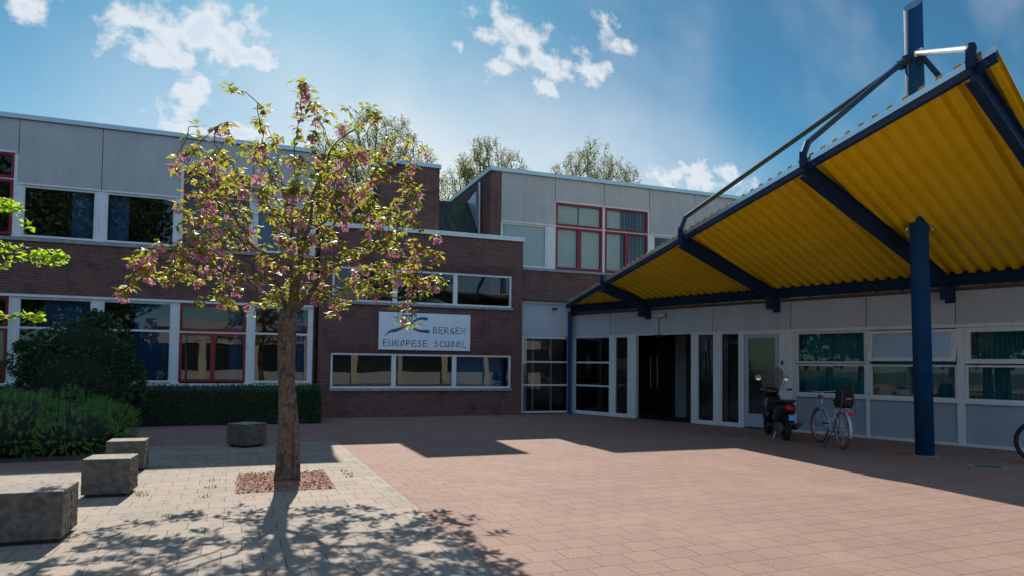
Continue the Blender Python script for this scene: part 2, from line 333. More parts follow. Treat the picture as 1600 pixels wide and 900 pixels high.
M['red'] = noisy('red_paint', (.20, .009, .018), (.25, .013, .024), 6, .35, .02, 60)
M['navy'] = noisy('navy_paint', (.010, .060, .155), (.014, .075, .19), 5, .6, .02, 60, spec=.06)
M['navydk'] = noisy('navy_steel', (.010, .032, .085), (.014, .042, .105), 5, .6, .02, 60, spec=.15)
M['yellow'] = noisy('yellow_sheet', (.84, .58, .004), (.90, .65, .006), 1.5, .42, 0, spec=.4, stretch=(1, .3, 1), third=((.70, .48, .01), 3.2, .62, .4))
M['galv'] = noisy('galvanised', (.50, .52, .54), (.62, .64, .66), 9, .3, 0, metal=.85)
M['flash'] = noisy('flashing', (.82, .85, .88), (.90, .92, .94), 9, .2, 0, metal=.8)
M['rust'] = noisy('rusty_timber', (.10, .065, .05), (.17, .12, .10), 14, .9, .3, 40)
M['roof'] = noisy('roof_felt', (.06, .06, .06), (.10, .10, .095), 3, .9, .2, 60)
M['moss'] = noisy('mossy_roof', (.030, .045, .050), (.050, .062, .050), 3.2, .75, .15, 40, stretch=(2.2, .4, .4), third=((.075, .115, .025), 3.0, .50, .8), lo=.4, hi=.6)
M['interior'] = noisy('room_plaster', (.20, .19, .18), (.24, .23, .22), 2, .9)
M['floorin'] = mat('room_floor', (.05, .045, .045), .5)
M['dark'] = mat('dark_rubber', (.012, .012, .013), .6)
M['glass'] = glassmat('window_glass')
M['glasssky'] = glassmat('sky_glass', (.8, .88, .9), .0003)
for n_ in M['glasssky'].node_tree.nodes:
    if n_.type == 'FRESNEL': n_.inputs[0].default_value = 2.6
M['glassflat'] = glassmat('door_glass', (.7, .82, .82), .0003)
M['curtblue'] = noisy('blue_curtain', (.05, .14, .32), (.07, .18, .38), 14, .85, 0, stretch=(3, 3, .3))
M['curtteal'] = noisy('teal_curtain', (.04, .22, .28), (.07, .33, .39), 12, .8, 0, stretch=(4, 4, .2))
M['blind'] = noisy('white_blind', (.66, .72, .74), (.72, .78, .80), 2, .8)
M['bark'] = noisy('cherry_bark', (.085, .060, .045), (.190, .140, .105), 16, .85, 1.0, 30, stretch=(1.6, 1.6, 1.0), third=((.04, .032, .028), 11, .52, .85))
M['twig'] = noisy('twig_bark', (.10, .075, .06), (.16, .13, .11), 9, .8, .2, 40)
M['bgbark'] = noisy('grey_bark', (.11, .10, .085), (.17, .155, .13), 3, .9)
M['cherry'] = leafmat('cherry_leaf', [(.060, .105, .022), (.085, .085, .026), (.045, .085, .022), (.09, .13, .03)], [(.42, .46, .035), (.56, .38, .06), (.28, .38, .035), (.62, .58, .05)], .5)
M['blossom'] = leafmat('cherry_blossom', [(.62, .30, .42), (.55, .22, .36), (.74, .46, .55)], [(.74, .32, .48), (.62, .22, .38), (.82, .50, .62)], .5, .7)
M['lime'] = leafmat('lime_leaf', [(.07, .13, .015), (.10, .17, .02)], [(.40, .62, .03), (.55, .72, .05)], .6)
M['hedge'] = leafmat('hedge_leaf', [(.035, .10, .042), (.055, .14, .05), (.03, .08, .035)], [(.03, .10, .02), (.05, .14, .03), (.02, .07, .015)], .25)
M['juniper'] = leafmat('juniper_leaf', [(.13, .28, .07), (.20, .38, .07), (.08, .19, .06), (.14, .31, .12)], [(.10, .24, .04), (.16, .34, .05), (.06, .16, .03), (.10, .26, .06)], .35)
M['laurel'] = leafmat('laurel_leaf', [(.026, .070, .034), (.042, .105, .042), (.020, .052, .026)], [(.03, .09, .02), (.05, .14, .03), (.02, .06, .015)], .25, .3)
M['bgleaf'] = leafmat('budding_leaf', [(.13, .16, .07), (.17, .19, .09), (.10, .13, .06)], [(.30, .36, .12), (.40, .42, .16), (.22, .27, .09)], .5)
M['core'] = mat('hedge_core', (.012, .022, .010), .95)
M['soil'] = noisy('pit_soil', (.20, .15, .11), (.32, .26, .20), 14, .95, .8, 40, third=((.34, .13, .095), 7, .47, .9))
M['blocktop'] = noisy('sunlit_concrete_top', (.27, .24, .205), (.37, .335, .29), 16, .9, .6, 90, third=((.15, .135, .12), 9, .55, .7))  # top face of the blocks: sunlit tone put into a paler colour
M['block'] = noisy('concrete_block', (.10, .090, .080), (.165, .15, .13), 16, .9, .7, 90, third=((.06, .056, .052), 12, .5, .6))  # sides of the blocks: shade on the fronts put into a darker colour
M['earth'] = noisy('bare_earth', (.06, .05, .035), (.09, .075, .05), 2, .95, .3, 20)
M['tyre'] = mat('tyre_rubber', (.016, .016, .017), .75)
M['steel'] = mat('bright_steel', (.55, .56, .58), .25, 1.)
M['plasblack'] = mat('black_plastic', (.012, .013, .015), .35)
M['plasgrey'] = mat('grey_plastic', (.10, .10, .105), .5)
M['signwhite'] = noisy('sign_board', (.70, .80, .88), (.74, .84, .91), 3, .4)
M['signblue'] = mat('sign_blue', (.015, .11, .26), .5)
M['signtext'] = mat('sign_lettering', (.03, .07, .13), .5)
M['signyellow'] = mat('sign_yellow', (.72, .70, .40), .5)
M['lampglass'] = mat('lamp_diffuser', (.62, .60, .55), .35)
M['grass'] = noisy('rough_grass', (.04, .07, .02), (.07, .10, .03), 3, .95, .3, 20)

streaks(M['white'], (.42, .43, .42), .35); streaks(M['brick'], (.05, .035, .035), .4, (3, 3, .5)); streaks(M['yellow'], (.60, .38, .01), .3, (1.2, 1.2, 6)); streaks(M['navy'], (.03, .05, .07), .3); streaks(M['signwhite'], (.52, .58, .62), .4, (8, 8, .8))

# ================================================================== the ground
g = MB(); g.poly([(-400, -400, -.008), (400, -400, -.008), (400, 600, -.008), (-400, 600, -.008)]); struct(g.build('ground', M['grass']))
g = MB(); g.poly([(-40, -9, 0), (30, -9, 0), (30, 26, 0), (-40, 26, 0)]); struct(g.build('red_paving', M['redpave']))
GX = 1.75
g = MB(); z = .004
gp = [(-30, -8.9, z), (GX, -8.9, z)]
k = math.ceil((-8.9 + .12) / .3)
while (k * .3 - .12) < 13.3:
    y0 = k * .3 - .12 + .02 * GX; e = GX - .012 * y0
    gp += [(e, y0 + .002, z), (e, y0 + .298, z)]; k += 1
gp += [(e, 13.45, z), (-1.62, 13.45, z), (-1.62, 10.85, z), (-30, 10.85, z)]
g.poly(gp); struct(g.build('grey_paving', M['greypave']))
g = MB(); g.poly([(-30, 11.9, .008), (-2.05, 11.9, .008), (-2.05, 15.6, .008), (-30, 15.6, .008)]); struct(g.build('shrub_bed', M['earth']))
g = MB(); g.poly([(-14, 17.55, .008), (1.7, 17.55, .008), (1.7, 19.2, .008), (-14, 19.2, .008)]); struct(g.build('hedge_bed', M['earth']))
# tree pit
PX0, PX1, PY0, PY1 = -.12, 1.00, 8.40, 9.80
g = MB(); nx, ny = 34, 42
for j in range(ny + 1):
    for i in range(nx + 1):
        x = PX0 + (PX1 - PX0) * i / nx; y = PY0 + (PY1 - PY0) * j / ny
        e = min(i, nx - i, j, ny - j); r_ = math.hypot(x - .46, y - 9)
        g.vert((x, y, .007 + (random.random() * .018 + .03 * math.exp(-(r_ / .3) ** 2)) * (1 if e else 0)))
for j in range(ny):
    for i in range(nx): a = j * (nx + 1) + i; g.face((a, a + 1, a + nx + 2, a + nx + 1))
struct(g.build('tree_pit', M['soil'], smooth=True))
# bark chips and weeds in the pit
g = MB()
for k in range(900):
    x = random.uniform(PX0 + .02, PX1 - .02); y = random.uniform(PY0 + .02, PY1 - .02); a = random.uniform(0, 6.28); l = random.uniform(.006, .018); w = l * .5
    t_ = Vector((math.cos(a), math.sin(a), random.uniform(-.3, .3))); s_ = Vector((-math.sin(a), math.cos(a), random.uniform(-.3, .3))); c_ = Vector((x, y, random.uniform(.022, .04)))
    g.extr([c_ - t_ * l - s_ * w, c_ + t_ * l - s_ * w * .6, c_ + t_ * l * .8 + s_ * w, c_ - t_ * l + s_ * w * .7], (0, 0, .006), 0 if random.random() < .7 else 1)
struct(tag(g.build('bark_chips', [mat('red_chip', (.30, .10, .075), .9), mat('pale_chip', (.32, .26, .2), .9)]), 'reddish bark chips and litter lying in the square tree pit', 'bark chips'), 'stuff')
g = MB()
def blade(g, x, y, z, h, lean, a, w=.006):
    d = Vector((math.cos(a), math.sin(a), 0)); s_ = Vector((-d.y, d.x, 0)) * w
    p0 = Vector((x, y, z)); p1 = p0 + d * lean * .4 + Vector((0, 0, h * .6)); p2 = p0 + d * lean + Vector((0, 0, h))
    i = [g.vert(q) for q in (p0 - s_, p0 + s_, p1 + s_ * .7, p1 - s_ * .7, p2)]; g.face((i[0], i[1], i[2], i[3])); g.face((i[3], i[2], i[4]))
spots = [(.10, 8.62, .13), (.03, 9.2, .12), (.85, 9.3, .12), (.75, 8.7, .1), (.2, 9.6, .1), (.26, 8.85, .08), (1.25, 9.7, .04), (1.28, 9.45, .05), (1.24, 9.2, .04), (-.38, 9.4, .05), (-.4, 8.9, .05), (-.42, 8.3, .04), (-1.1, 8.75, .06), (-1.45, 6.75, .05),
         (-1.05, 8.55, .05), (-.7, 7.4, .03)]
for sx, sy, sr in spots:
    for k in range(16):
        r_ = sr * 1.7 * math.sqrt(random.random()); a = random.uniform(0, 6.28); blade(g, sx + r_ * math.cos(a), sy + r_ * math.sin(a), .006, random.uniform(.01, .035), random.uniform(0, .03), random.uniform(0, 6.28))
struct(tag(g.build('weeds', leafmat('weed', [(.12, .13, .04), (.22, .19, .08)], [(.2, .25, .05), (.35, .3, .1)], .3)), 'sparse weeds in the tree pit and in the joints of the grey paving', 'weeds'), 'stuff')
# fallen petals and grit
g = MB()
for k in range(900):
    if k < 520:
        x = random.gauss(.1, 1.3); y = random.gauss(7.8, 1.5)
    else:
        x = random.uniform(-4, 12); y = random.uniform(3.5, 12)
    a = random.uniform(0, 6.28); l = random.uniform(.006, .013)
    z = .0065 if x < GX else .0025
    pts = [(x + l * math.cos(a + q) * (1 if i % 2 else .6), y + l * math.sin(a + q) * (1 if i % 2 else .6), z + .004 * (i % 2)) for i, q in enumerate((0, 1.2, 2.6, 3.8, 5.1))]
    g.poly(pts, random.choice([0, 0, 1, 2, 2]) if k < 520 else random.choice([0, 1, 1, 2]))
struct(tag(g.build('fallen_petals', [mat('petal_pink', (.42, .10, .10), .8), mat('grit_pale', (.75, .72, .68), .8), mat('leaf_litter', (.16, .09, .05), .9)]), 'fallen blossom petals and bits of litter scattered over the paving', 'petals'), 'stuff')

# ================================================================== facade helpers
def facade(mb, fr, u0, u1, z0, z1, ops, th=.3, m=0):
    us = sorted(set([u0, u1] + [min(max(o[i], u0), u1) for o in ops for i in (0, 1)])); zs = sorted(set([z0, z1] + [min(max(o[i], z0), z1) for o in ops for i in (2, 3)]))
    def inside(u, z): return any(o[0] < u < o[1] and o[2] < z < o[3] for o in ops)
    for i in range(len(us) - 1):
        for j in range(len(zs) - 1):
            a, b, c, d = us[i], us[i + 1], zs[j], zs[j + 1]
            if inside((a + b) / 2, (c + d) / 2): continue
            for dd in (0, th): mb.poly([fr.P(a, dd, c), fr.P(b, dd, c), fr.P(b, dd, d), fr.P(a, dd, d)], m)
    for a, b, c, d in list(ops) + [(u0, u1, z0, z1)]:
        for q in (((a, c), (b, c)), ((b, c), (b, d)), ((b, d), (a, d)), ((a, d), (a, c))):
            (p, r), (s_, t) = q
            if p == s_ and p in (u0, u1) and (a, b, c, d) != (u0, u1, z0, z1): continue
            mb.poly([fr.P(p, 0, r), fr.P(s_, 0, t), fr.P(s_, th, t), fr.P(p, th, r)], m)
def ring(mb, fr, u0, u1, z0, z1, w, d0, d1, m=0, sides='lrtb'):
    if 'b' in sides: mb.fbox(fr, u0, u1, d0, d1, z0, z0 + w, m)
    if 't' in sides: mb.fbox(fr, u0, u1, d0, d1, z1 - w, z1, m)
    zb = z0 + w * ('b' in sides); zt = z1 - w * ('t' in sides)
    if 'l' in sides: mb.fbox(fr, u0, u0 + w, d0, d1, zb, zt, m)
    if 'r' in sides: mb.fbox(fr, u1 - w, u1, d0, d1, zb, zt, m)
def pane(fr, par, u0, u1, z0, z1, d, mt='glass', name='pane', label=None):
    g = MB(); g.poly([fr.P(u0, d, z0), fr.P(u1, d, z0), fr.P(u1, d, z1), fr.P(u0, d, z1)]); o = g.build(name, M[mt], par, recalc=False)
    if label: ptag(o, label)
    return o
def window(fr, par, u0, u1, z0, z1, w=.055, d0=.03, d1=.10, us=(), zs=(), mt='white', barw=.05, mtg='glass', label=None, sill=False):
    g = MB(); ring(g, fr, u0, u1, z0, z1, w, d0, d1)
    ue = [u0 + w] + [x for x in us] + [u1 - w]
    for x in us: g.fbox(fr, x - barw / 2, x + barw / 2, d0 + .004, d1 - .004, z0 + w, z1 - w)
    for q in zs:
        cuts = [u0 + w] + [c for x in us for c in (x - barw / 2, x + barw / 2)] + [u1 - w]
        for i in range(0, len(cuts), 2): g.fbox(fr, cuts[i], cuts[i + 1], d0 + .006, d1 - .006, q - barw / 2, q + barw / 2)
    o = g.build('window', M[mt], par)
    if label: ptag(o, label)
    U = [u0 + w] + [c for x in us for c in (x - barw / 2, x + barw / 2)] + [u1 - w]; Zq = [z0 + w] + [c for x in zs for c in (x - barw / 2, x + barw / 2)] + [z1 - w]
    for i in range(0, len(U), 2):
        for j in range(0, len(Zq), 2):
            pane(fr, o, U[i], U[i + 1], Zq[j], Zq[j + 1], (d0 + d1) / 2, mtg)
    if sill:
        g = MB(); g.fbox(fr, u0 - .03, u1 + .03, -.06, .10, z0 - .07, z0 - .002); g.build('sill', M['sill'], o)
    return o
def curtain(fr, par, u0, u1, z0, z1, d, mt, fold=.11, amp=.035, name='curtain', label=None):
    g = MB(); n = max(8, int((u1 - u0) / fold * 8)); prev = None
    ph = random.uniform(0, 6)
    for i in range(n + 1):
        u = u0 + (u1 - u0) * i / n
        dd = d + amp * math.sin(6.283 * u / fold + ph + 1.3 * math.sin(u * 5.1 + ph)) * (1 + .4 * math.sin(u * 9 + ph))
        a = g.vert(fr.P(u, dd, z0)); b = g.vert(fr.P(u, dd * .9 + d * .1, z1))
        if prev: g.face((prev[0], a, b, prev[1]))
        prev = (a, b)
    o = g.build(name, M[mt], par, smooth=True, recalc=False)
    if label: ptag(o, label)
    return o
def vblind(fr, par, u0, u1, z0, z1, d, ang=.5, w=.09, mt='blind', full=False):
    g = MB(); u = u0; k = 0
    while u < u1 - .02:
        a = ang * random.uniform(.8, 1.2)
        c, s_ = math.cos(a) * w / 2, math.sin(a) * w / 2
        g.poly([fr.P(u - c + w / 2, d - s_, z0), fr.P(u + c + w / 2, d + s_, z0), fr.P(u + c + w / 2, d + s_, z1), fr.P(u - c + w / 2, d - s_, z1)]); u += w * .93
    return g.build('blind', M[mt], par, recalc=False)
def room(fr, par, u0, u1, z0, z1, depth, th=.3, mt='interior', door=None):
    g = MB(); P = fr.P; e = .012
    g.poly([P(u0 + e, th, z0), P(u1 - e, th, z0), P(u1 - e, depth, z0), P(u0 + e, depth, z0)], 1)
    g.poly([P(u0 + e, th, z1), P(u1 - e, th, z1), P(u1 - e, depth, z1), P(u0 + e, depth, z1)])
    g.poly([P(u0 + e, depth, z0), P(u1 - e, depth, z0), P(u1 - e, depth, z1), P(u0 + e, depth, z1)])
    for u in (u0 + e, u1 - e): g.poly([P(u, th, z0), P(u, depth, z0), P(u, depth, z1), P(u, th, z1)])
    return g.build('room_lining', [M[mt], M['floorin']], par)
def slab(fr, par, u0, u1, d0, d1, z0, z1, mt, name, bevel=0, label=None):
    g = MB(); g.fbox(fr, u0, u1, d0, d1, z0, z1); o = g.build(name, M[mt], par, bevel=bevel)
    if label: ptag(o, label)
    return o

FX = Fr((0, 19.3), (1, 0), (0, 1))          # front plane of the two-storey wings
# ================================================================== left wing
lw = thing('school_wing', 'long two-storey brick school wing on the left with grey panels and red and white windows', 'building', (-6, 19.3, 0))
LX0, LX1 = -15.5, 1.62
bays = []; edges = [1.60, -.03, -1.77, -3.53, -5.27, -7.02, -8.77, -10.5, -12.25, -14.0, -15.4]
for i in range(len(edges) - 1): bays.append((edges[i + 1], edges[i]))
redbays = {2 - 1, 4, 7}           # counted from the right
ops = [(LX0 + .1, 1.585, .88, 3.02)]
gb = MB(); facade(gb, FX, LX0, LX1, 0, 4.36, ops, .3)
gb.box(LX0, LX0 + .3, 19.61, 27, 0, 7.3); gb.box(LX0 + .31, LX1, 26.7, 27, 0, 7.3)
gb.build('brick_wall', M['brick'], lw)
g = MB(); g.box(1.625, 1.93, 19.28, 26.9, 5.36, 7.33); g.box(1.64, 1.93, 19.61, 26.9, 0, 5.3); g.build('gable_pier', M['brick'], lw)
slab(FX, lw, LX0, LX1, .3, 7.4, 7.0, 7.25, 'roof', 'roof')
g = MB(); g.fbox(FX, LX0 - .05, 1.98, -.06, .22, 7.235, 7.345); g.box(1.68, 1.98, 19.53, 27, 7.235, 7.345); g.build('parapet_trim', M['trim'], lw)
slab(FX, lw, LX0, 1.6, -.04, .12, 4.32, 4.40, 'sill', 'wall_sill')
slab(FX, lw, LX0, 1.585, -.025, .10, 2.985, 3.045, 'white', 'head_rail')
for i, (a, b) in enumerate(bays):
    red = i in (1, 4, 7)
    top = 6.44 if red else 5.70
    # fascia panel
    g = MB(); g.fbox(FX, a + .008, b - .008, .0, .08, top + (.012), 7.225); g.build('fascia_panel', M['panel'], lw, bevel=.006)
    g = MB(); g.fbox(FX, a + .008, b - .008, -.012, .05, top - .035, top + .008); g.build('drip_rail', M['white'], lw)
    # posts
    pw = .10
    for q0, q1 in ((a, a + pw), (b - pw + .004, b)):
        slab(FX, lw, q0, q1, .012, .14, .93, 2.98, 'white', 'window_post'); slab(FX, lw, q0, q1, .012, .14, 4.41, top - .036, 'white', 'window_post')
    u0, u1 = a + pw, b - pw + .004
    # upper
    if red:
        w = window(FX, lw, u0 - .02, u1 + .02, 5.80, 6.40, .06, .0, .09, mt='red', label='red-framed upper light')
        w2 = window(FX, lw, u0 - .02, u1 + .02, 4.44, 5.76, .065, .0, .09, us=((u0 + u1) / 2,), mt='red', barw=.11, label='red-framed pair of casements')
        slab(FX, lw, u0, u1, .02, .12, 5.762, 5.798, 'white', 'transom')
    else:
        window(FX, lw, u0, u1, 4.42, 5.66, .05, .03, .11)
    # lower
    if red:
        window(FX, lw, u0 - .02, u1 + .02, 2.27, 2.97, .06, .0, .09, mt='red', label='red-framed lower light')
        window(FX, lw, u0 - .02, u1 + .02, .97, 2.22, .065, .0, .09, us=((u0 + u1) / 2,), mt='red', barw=.11, label='red-framed pair of casements')
        slab(FX, lw, u0, u1, .02, .12, 2.222, 2.268, 'white', 'transom')
    else:
        window(FX, lw, u0, u1, .95, 2.98, .05, .03, .11, zs=(2.25,))
    # curtains
    if i in (0, 1, 2, 3, 4, 5, 6):
        n_ = [(.0, .45), (.5, 1.), (.0, .3), (.62, 1.0), (.1, .5), (.3, 1.)][i % 6]
        curtain(FX, lw, u0 + (u1 - u0) * n_[0], u0 + (u1 - u0) * n_[1], 4.35, 6.6, .40, 'curtblue')
        n_ = [(.45, 1.0), (.75, 1.), (.42, 1.0), (.28, 1.0), (.1, .6), (.3, 1.)][i % 6]
        curtain(FX, lw, u0 + (u1 - u0) * n_[0], u0 + (u1 - u0) * n_[1], .8, 3.0, .40, 'curtblue')
slab(FX, lw, LX0, 1.6, -.03, .12, .86, .93, 'white', 'sill_rail')
room(FX, lw, LX0, LX1, .02, 3.15, 6.8, .31); room(FX, lw, LX0, LX1, 3.9, 6.95, 6.8, .31)
slab(FX, lw, LX0 + .02, LX1 - .02, .31, 6.8, 3.2, 3.85, 'roof', 'floor_slab')

# ================================================================== brick stair block with the sign
FB = Fr((0, 19.2), (1, 0), (0, 1))
bb = thing('brick_block', 'dark red brick block with two window bands and the white school sign', 'building', (4.7, 19.2, 0))
BX0, BX1 = 1.72, 7.67
o1 = (2.06, 7.31, .80, 1.775); o2 = (2.06, 7.31, 3.20, 4.16)
g = MB(); facade(g, FB, BX0, BX1, -.1, 5.22, [o1, o2], .3); g.box(BX1 - .3, BX1, 19.51, 22.6, 0, 5.22); g.box(BX0, BX0 + .28, 19.51, 19.6, 0, 5.22)
g.build('brick_wall', M['brick'], bb)
g = MB(); g.fbox(FB, BX0 - .01, BX1 + .03, -.05, .25, 5.235, 5.365); g.box(BX1 - .27, BX1 + .03, 19.46, 22.6, 5.235, 5.365); g.build('parapet_trim', M['white'], bb)
slab(FB, bb, BX0 + .28, BX1 - .28, .31, 3.3, 5.0, 5.18, 'roof', 'roof')
g = MB()
for a, b in ((4.165, 4.385), (1.78, 1.885), ): g.fbox(FB, 1.98, 7.40, -.004, .02, a, b)
g.fbox(FB, 1.98, 3.33, -.004, .02, 1.887, 2.0); g.fbox(FB, 6.02, 7.40, -.004, .02, 1.887, 2.0)
g.build('soldier_course', M['soldier'], bb)
for (a, b, c, d) in (o1, o2):
    q = (b - a) / 3
    w = window(FB, bb, a, b, c, d, .055, .015, .11, us=(a + q * 1.0 - .02, a + q * 2.), barw=.13, sill=True)
curtain(FB, bb, 5.75, 7.2, .75, 1.8, .35, 'curtblue', .3, .01, name='blind', label='plain blue blind drawn behind the right pane')
room(FB, bb, BX0 + .3, BX1 - .3, .02, 2.7, 3.2, .31); room(FB, bb, BX0 + .3, BX1 - .3, 2.9, 4.95, 3.2, .31)
slab(FB, bb, BX0 + .3, BX1 - .32, .31, 3.2, 2.72, 2.88, 'roof', 'floor_slab')
# tower and mossy slopes behind the block's parapet
tw = thing('brick_tower', 'plain brick tower with a metal cap rising behind the block parapet', 'building', (4.2, 19.6, 5.2))
g = MB(); g.box(3.37, 5.11, 19.52, 26.5, 5.19, 7.27); g.build('tower_wall', M['brick'], tw)
g = MB(); g.box(3.33, 5.15, 19.47, 26.5, 7.275, 7.39); g.build('tower_cap', M['trim'], tw)
for (a, b), lab in (((5.115, 6.64), 'steep dark mossy roof between the brick tower and the right upper wing'), ((1.94, 3.365), 'steep dark roof between the left wing and the brick tower')):
    r_ = thing('sloped_roof', lab, 'roof', ((a + b) / 2, 20.4, 5.2))
    g = MB(); g.extr([(a, 19.95, 5.19), (a, 21.5, 6.82), (a, 26.4, 6.82), (a, 26.4, 5.19)], (b - a, 0, 0)); g.build('roof_slope', M['moss'], r_)
    g = MB(); g.extr([(b - .06, 20.32, 5.66), (b - .06, 21.44, 6.86), (b - .06, 20.62, 7.0)], (.05, 0, 0)); g.build('cheek_flashing', M['trim'], r_)

# ================================================================== right upper wing
uw = thing('upper_wing', 'grey-panelled upper storey behind the canopy with red windows and white blinds', 'building', (12, 19.3, 3.4))
UX0, UX1 = 6.655, 24.
jt = [6.98, 8.77, 10.50, 12.18, 13.97, 15.75, 17.5, 19.2, 21., 22.7, 23.9]
g = MB(); facade(g, FX, UX0, UX1, 3.49, 4.45, [], .3); g.box(UX0, 6.975, 19.29, 26.5, 4.46, 7.30); g.box(UX1 - .3, UX1, 19.61, 26.5, 3.49, 7.3); g.box(UX0 + .33, UX1, 26.51, 26.8, 3.49, 7.3)
g.build('brick_wall', M['brick'], uw)
g = MB(); g.fbox(FX, UX0 - .05, UX1 + .05, -.06, .24, 7.345, 7.46); g.box(UX0 - .05, UX0 + .25, 19.55, 26.6, 7.345, 7.46); g.build('parapet_trim', M['trim'], uw)
slab(FX, uw, UX0 + .34, UX1, .31, 7.2, 7.05, 7.29, 'roof', 'roof')
slab(FX, uw, 6.98, UX1, -.04, .12, 4.40, 4.475, 'sill', 'wall_sill')
for i in range(len(jt) - 1):
    a, b = jt[i], jt[i + 1]; red = i in (1, 2, 5, 6)
    top = 6.62 if red else 5.86
    g = MB(); g.fbox(FX, a + .008, b - .008, .0, .08, top + .012, 7.335); g.build('fascia_panel', M['panel'], uw, bevel=.006)
    g = MB(); g.fbox(FX, a + .008, b - .008, -.012, .05, top - .035, top + .008); g.build('drip_rail', M['white'], uw)
    wl_, wr = (.02, .27) if i == 0 else (.03, .06)
    if i == 3: wl_, wr = .16, .1
    for q0, q1 in ((a, a + wl_), (b - wr, b - .001)): slab(FX, uw, q0, q1, .012, .14, 4.48, top - .036, 'white', 'window_post')
    u0, u1 = a + wl_, b - wr
    if red:
        window(FX, uw, u0, u1, 5.86, 6.58, .065, .0, .09, mt='red', label='red-framed upper light')
        window(FX, uw, u0, u1, 4.50, 5.82, .065, .0, .09, us=((u0 + u1) / 2,), mt='red', barw=.13, label='red-framed pair of casements')
        slab(FX, uw, u0, u1, .02, .12, 5.822, 5.858, 'white', 'transom')
    else:
        window(FX, uw, u0, u1, 4.49, 5.82, .05, .03, .11)
    if i == 0: g = MB(); g.fbox(FX, u0 + .03, u1 - .03, .10, .115, 4.5, 5.8); g.build('blind', M['blind'], uw)
    if i == 1:
        g = MB(); g.fbox(FX, u0 + .1, (u0 + u1) / 2 - .01, .14, .15, 4.5, 6.6); g.fbox(FX, (u0 + u1) / 2 + .04, u1 - .05, .14, .15, 4.5, 6.6); g.build('blind', M['blind'], uw)
    if i == 2:
        g = MB(); g.fbox(FX, u0 + .08, u0 + .62, .14, .15, 4.5, 6.6); g.build('blind', M['blind'], uw); vblind(FX, uw, u0 + .66, u1 - .04, 4.5, 6.6, .2, 1.0, .11)
    if i == 3: vblind(FX, uw, u0 + .04, u1 - .04, 4.5, 5.8, .2, 1.15, .13)
    if i > 3: vblind(FX, uw, u0 + .04, u1 - .04, 4.5, 6.6, .2, .6, .11)
room(FX, uw, UX0 + .35, UX1 - .3, 3.9, 6.95, 6.8, .31)
g = MB(); g.cyl((6.57, 20.15, 5.2), (6.57, 20.15, 7.18), .05, 14); g.cyl((6.57, 20.15, 6.45), (6.57, 20.15, 6.49), .056, 14); g.cyl((6.57, 20.15, 5.6), (6.57, 20.15, 5.64), .056, 14); g.build('downpipe', M['galv'], uw, smooth=False)

# ================================================================== low entrance building
A = (9.55, 19.7); V = (.3384, -.9410); N = (.9410, .3384)
FW = Fr(A, V, N)                             # the angled wall under the canopy; d>0 is inside
FE = Fr((0, 19.5), (1, 0), (0, 1))
en = thing('entrance_building', 'low entrance building with glazed doors, grey fascia and teal curtained windows under the canopy', 'building', (11, 15.5, 0))
UE = 17.5
# front-facing glazed bay left of the corner
slab(FE, en, 7.70, 9.42, .0, .08, 2.385, 3.40, 'fascia', 'fascia_board')
slab(FE, en, 7.70, 9.55, -.04, .12, 3.402, 3.478, 'white', 'eaves_trim')
w = window(FE, en, 7.78, 9.40, .03, 2.38, .055, .0, .09, zs=(.885, 1.60), barw=.05)
g = MB(); g.fbox(FE, 7.675, 7.775, 0, .12, 0, 2.38); g.build('window_post', M['white'], en)
# angled wall: fascia boards between their joints
js = [0.0, 1.64, 3.44, 5.15, 6.96, 7.28, 9.01, 10.72, 12.45, 14.2, 15.9, UE]
for a, b in zip(js, js[1:]):
    g = MB(); g.fbox(FW, a + .007, b - .007, 0, .08, 2.425, 3.085); g.build('fascia_board', M['fascia'], en, bevel=.005)
g = MB(); g.fbox(FW, -.05, UE, .03, .3, 2.40, 3.3); g.build('fascia_backing', M['roof'], en)
slab(FW, en, -.05, UE, -.03, .029, 3.09, 3.17, 'rust', 'gutter_board')
g = MB()
u = .3
while u < UE - .5: g.fbox(FW, u, u + .42, -.045, -.034, 3.155, 3.17); u += .5
g.build('gutter_clips', M['flash'], en)
slab(FW, en, -.02, 7.26, -.012, .10, 2.385, 2.423, 'white', 'head_rail')
slab(FW, en, 7.28, UE, -.055, .09, 2.345, 2.423, 'white', 'head_rail')
# posts (u0,u1)
def post(a, b, z0=0.0, z1=2.384, d0=-.01, d1=.12, mt='white'): slab(FW, en, a, b, d0, d1, z0, z1, mt, 'window_post')
for a, b in ((-.02, .14), (1.61, 1.80), (2.32, 2.42), (2.425, 2.62), (4.50, 4.67), (5.19, 5.38), (5.92, 6.06)): post(a, b)
post(6.99, 7.40, mt='white', d0=.0)
# base rail
slab(FW, en, .14, 2.32, -.02, .1, .0, .07, 'white', 'base_rail')
slab(FW, en, 4.67, 6.0, -.02, .1, .0, .07, 'white', 'base_rail')
# glass left of the door
window(FW, en, .14, 1.61, .07, 2.384, .03, .02, .09, zs=(.885, 1.60), barw=.05)
window(FW, en, 1.80, 2.32, .07, 2.384, .035, .02, .09)
window(FW, en, 4.67, 5.19, .07, 2.384, .03, .02, .09)
window(FW, en, 5.38, 5.92, .07, 2.384, .03, .02, .09)
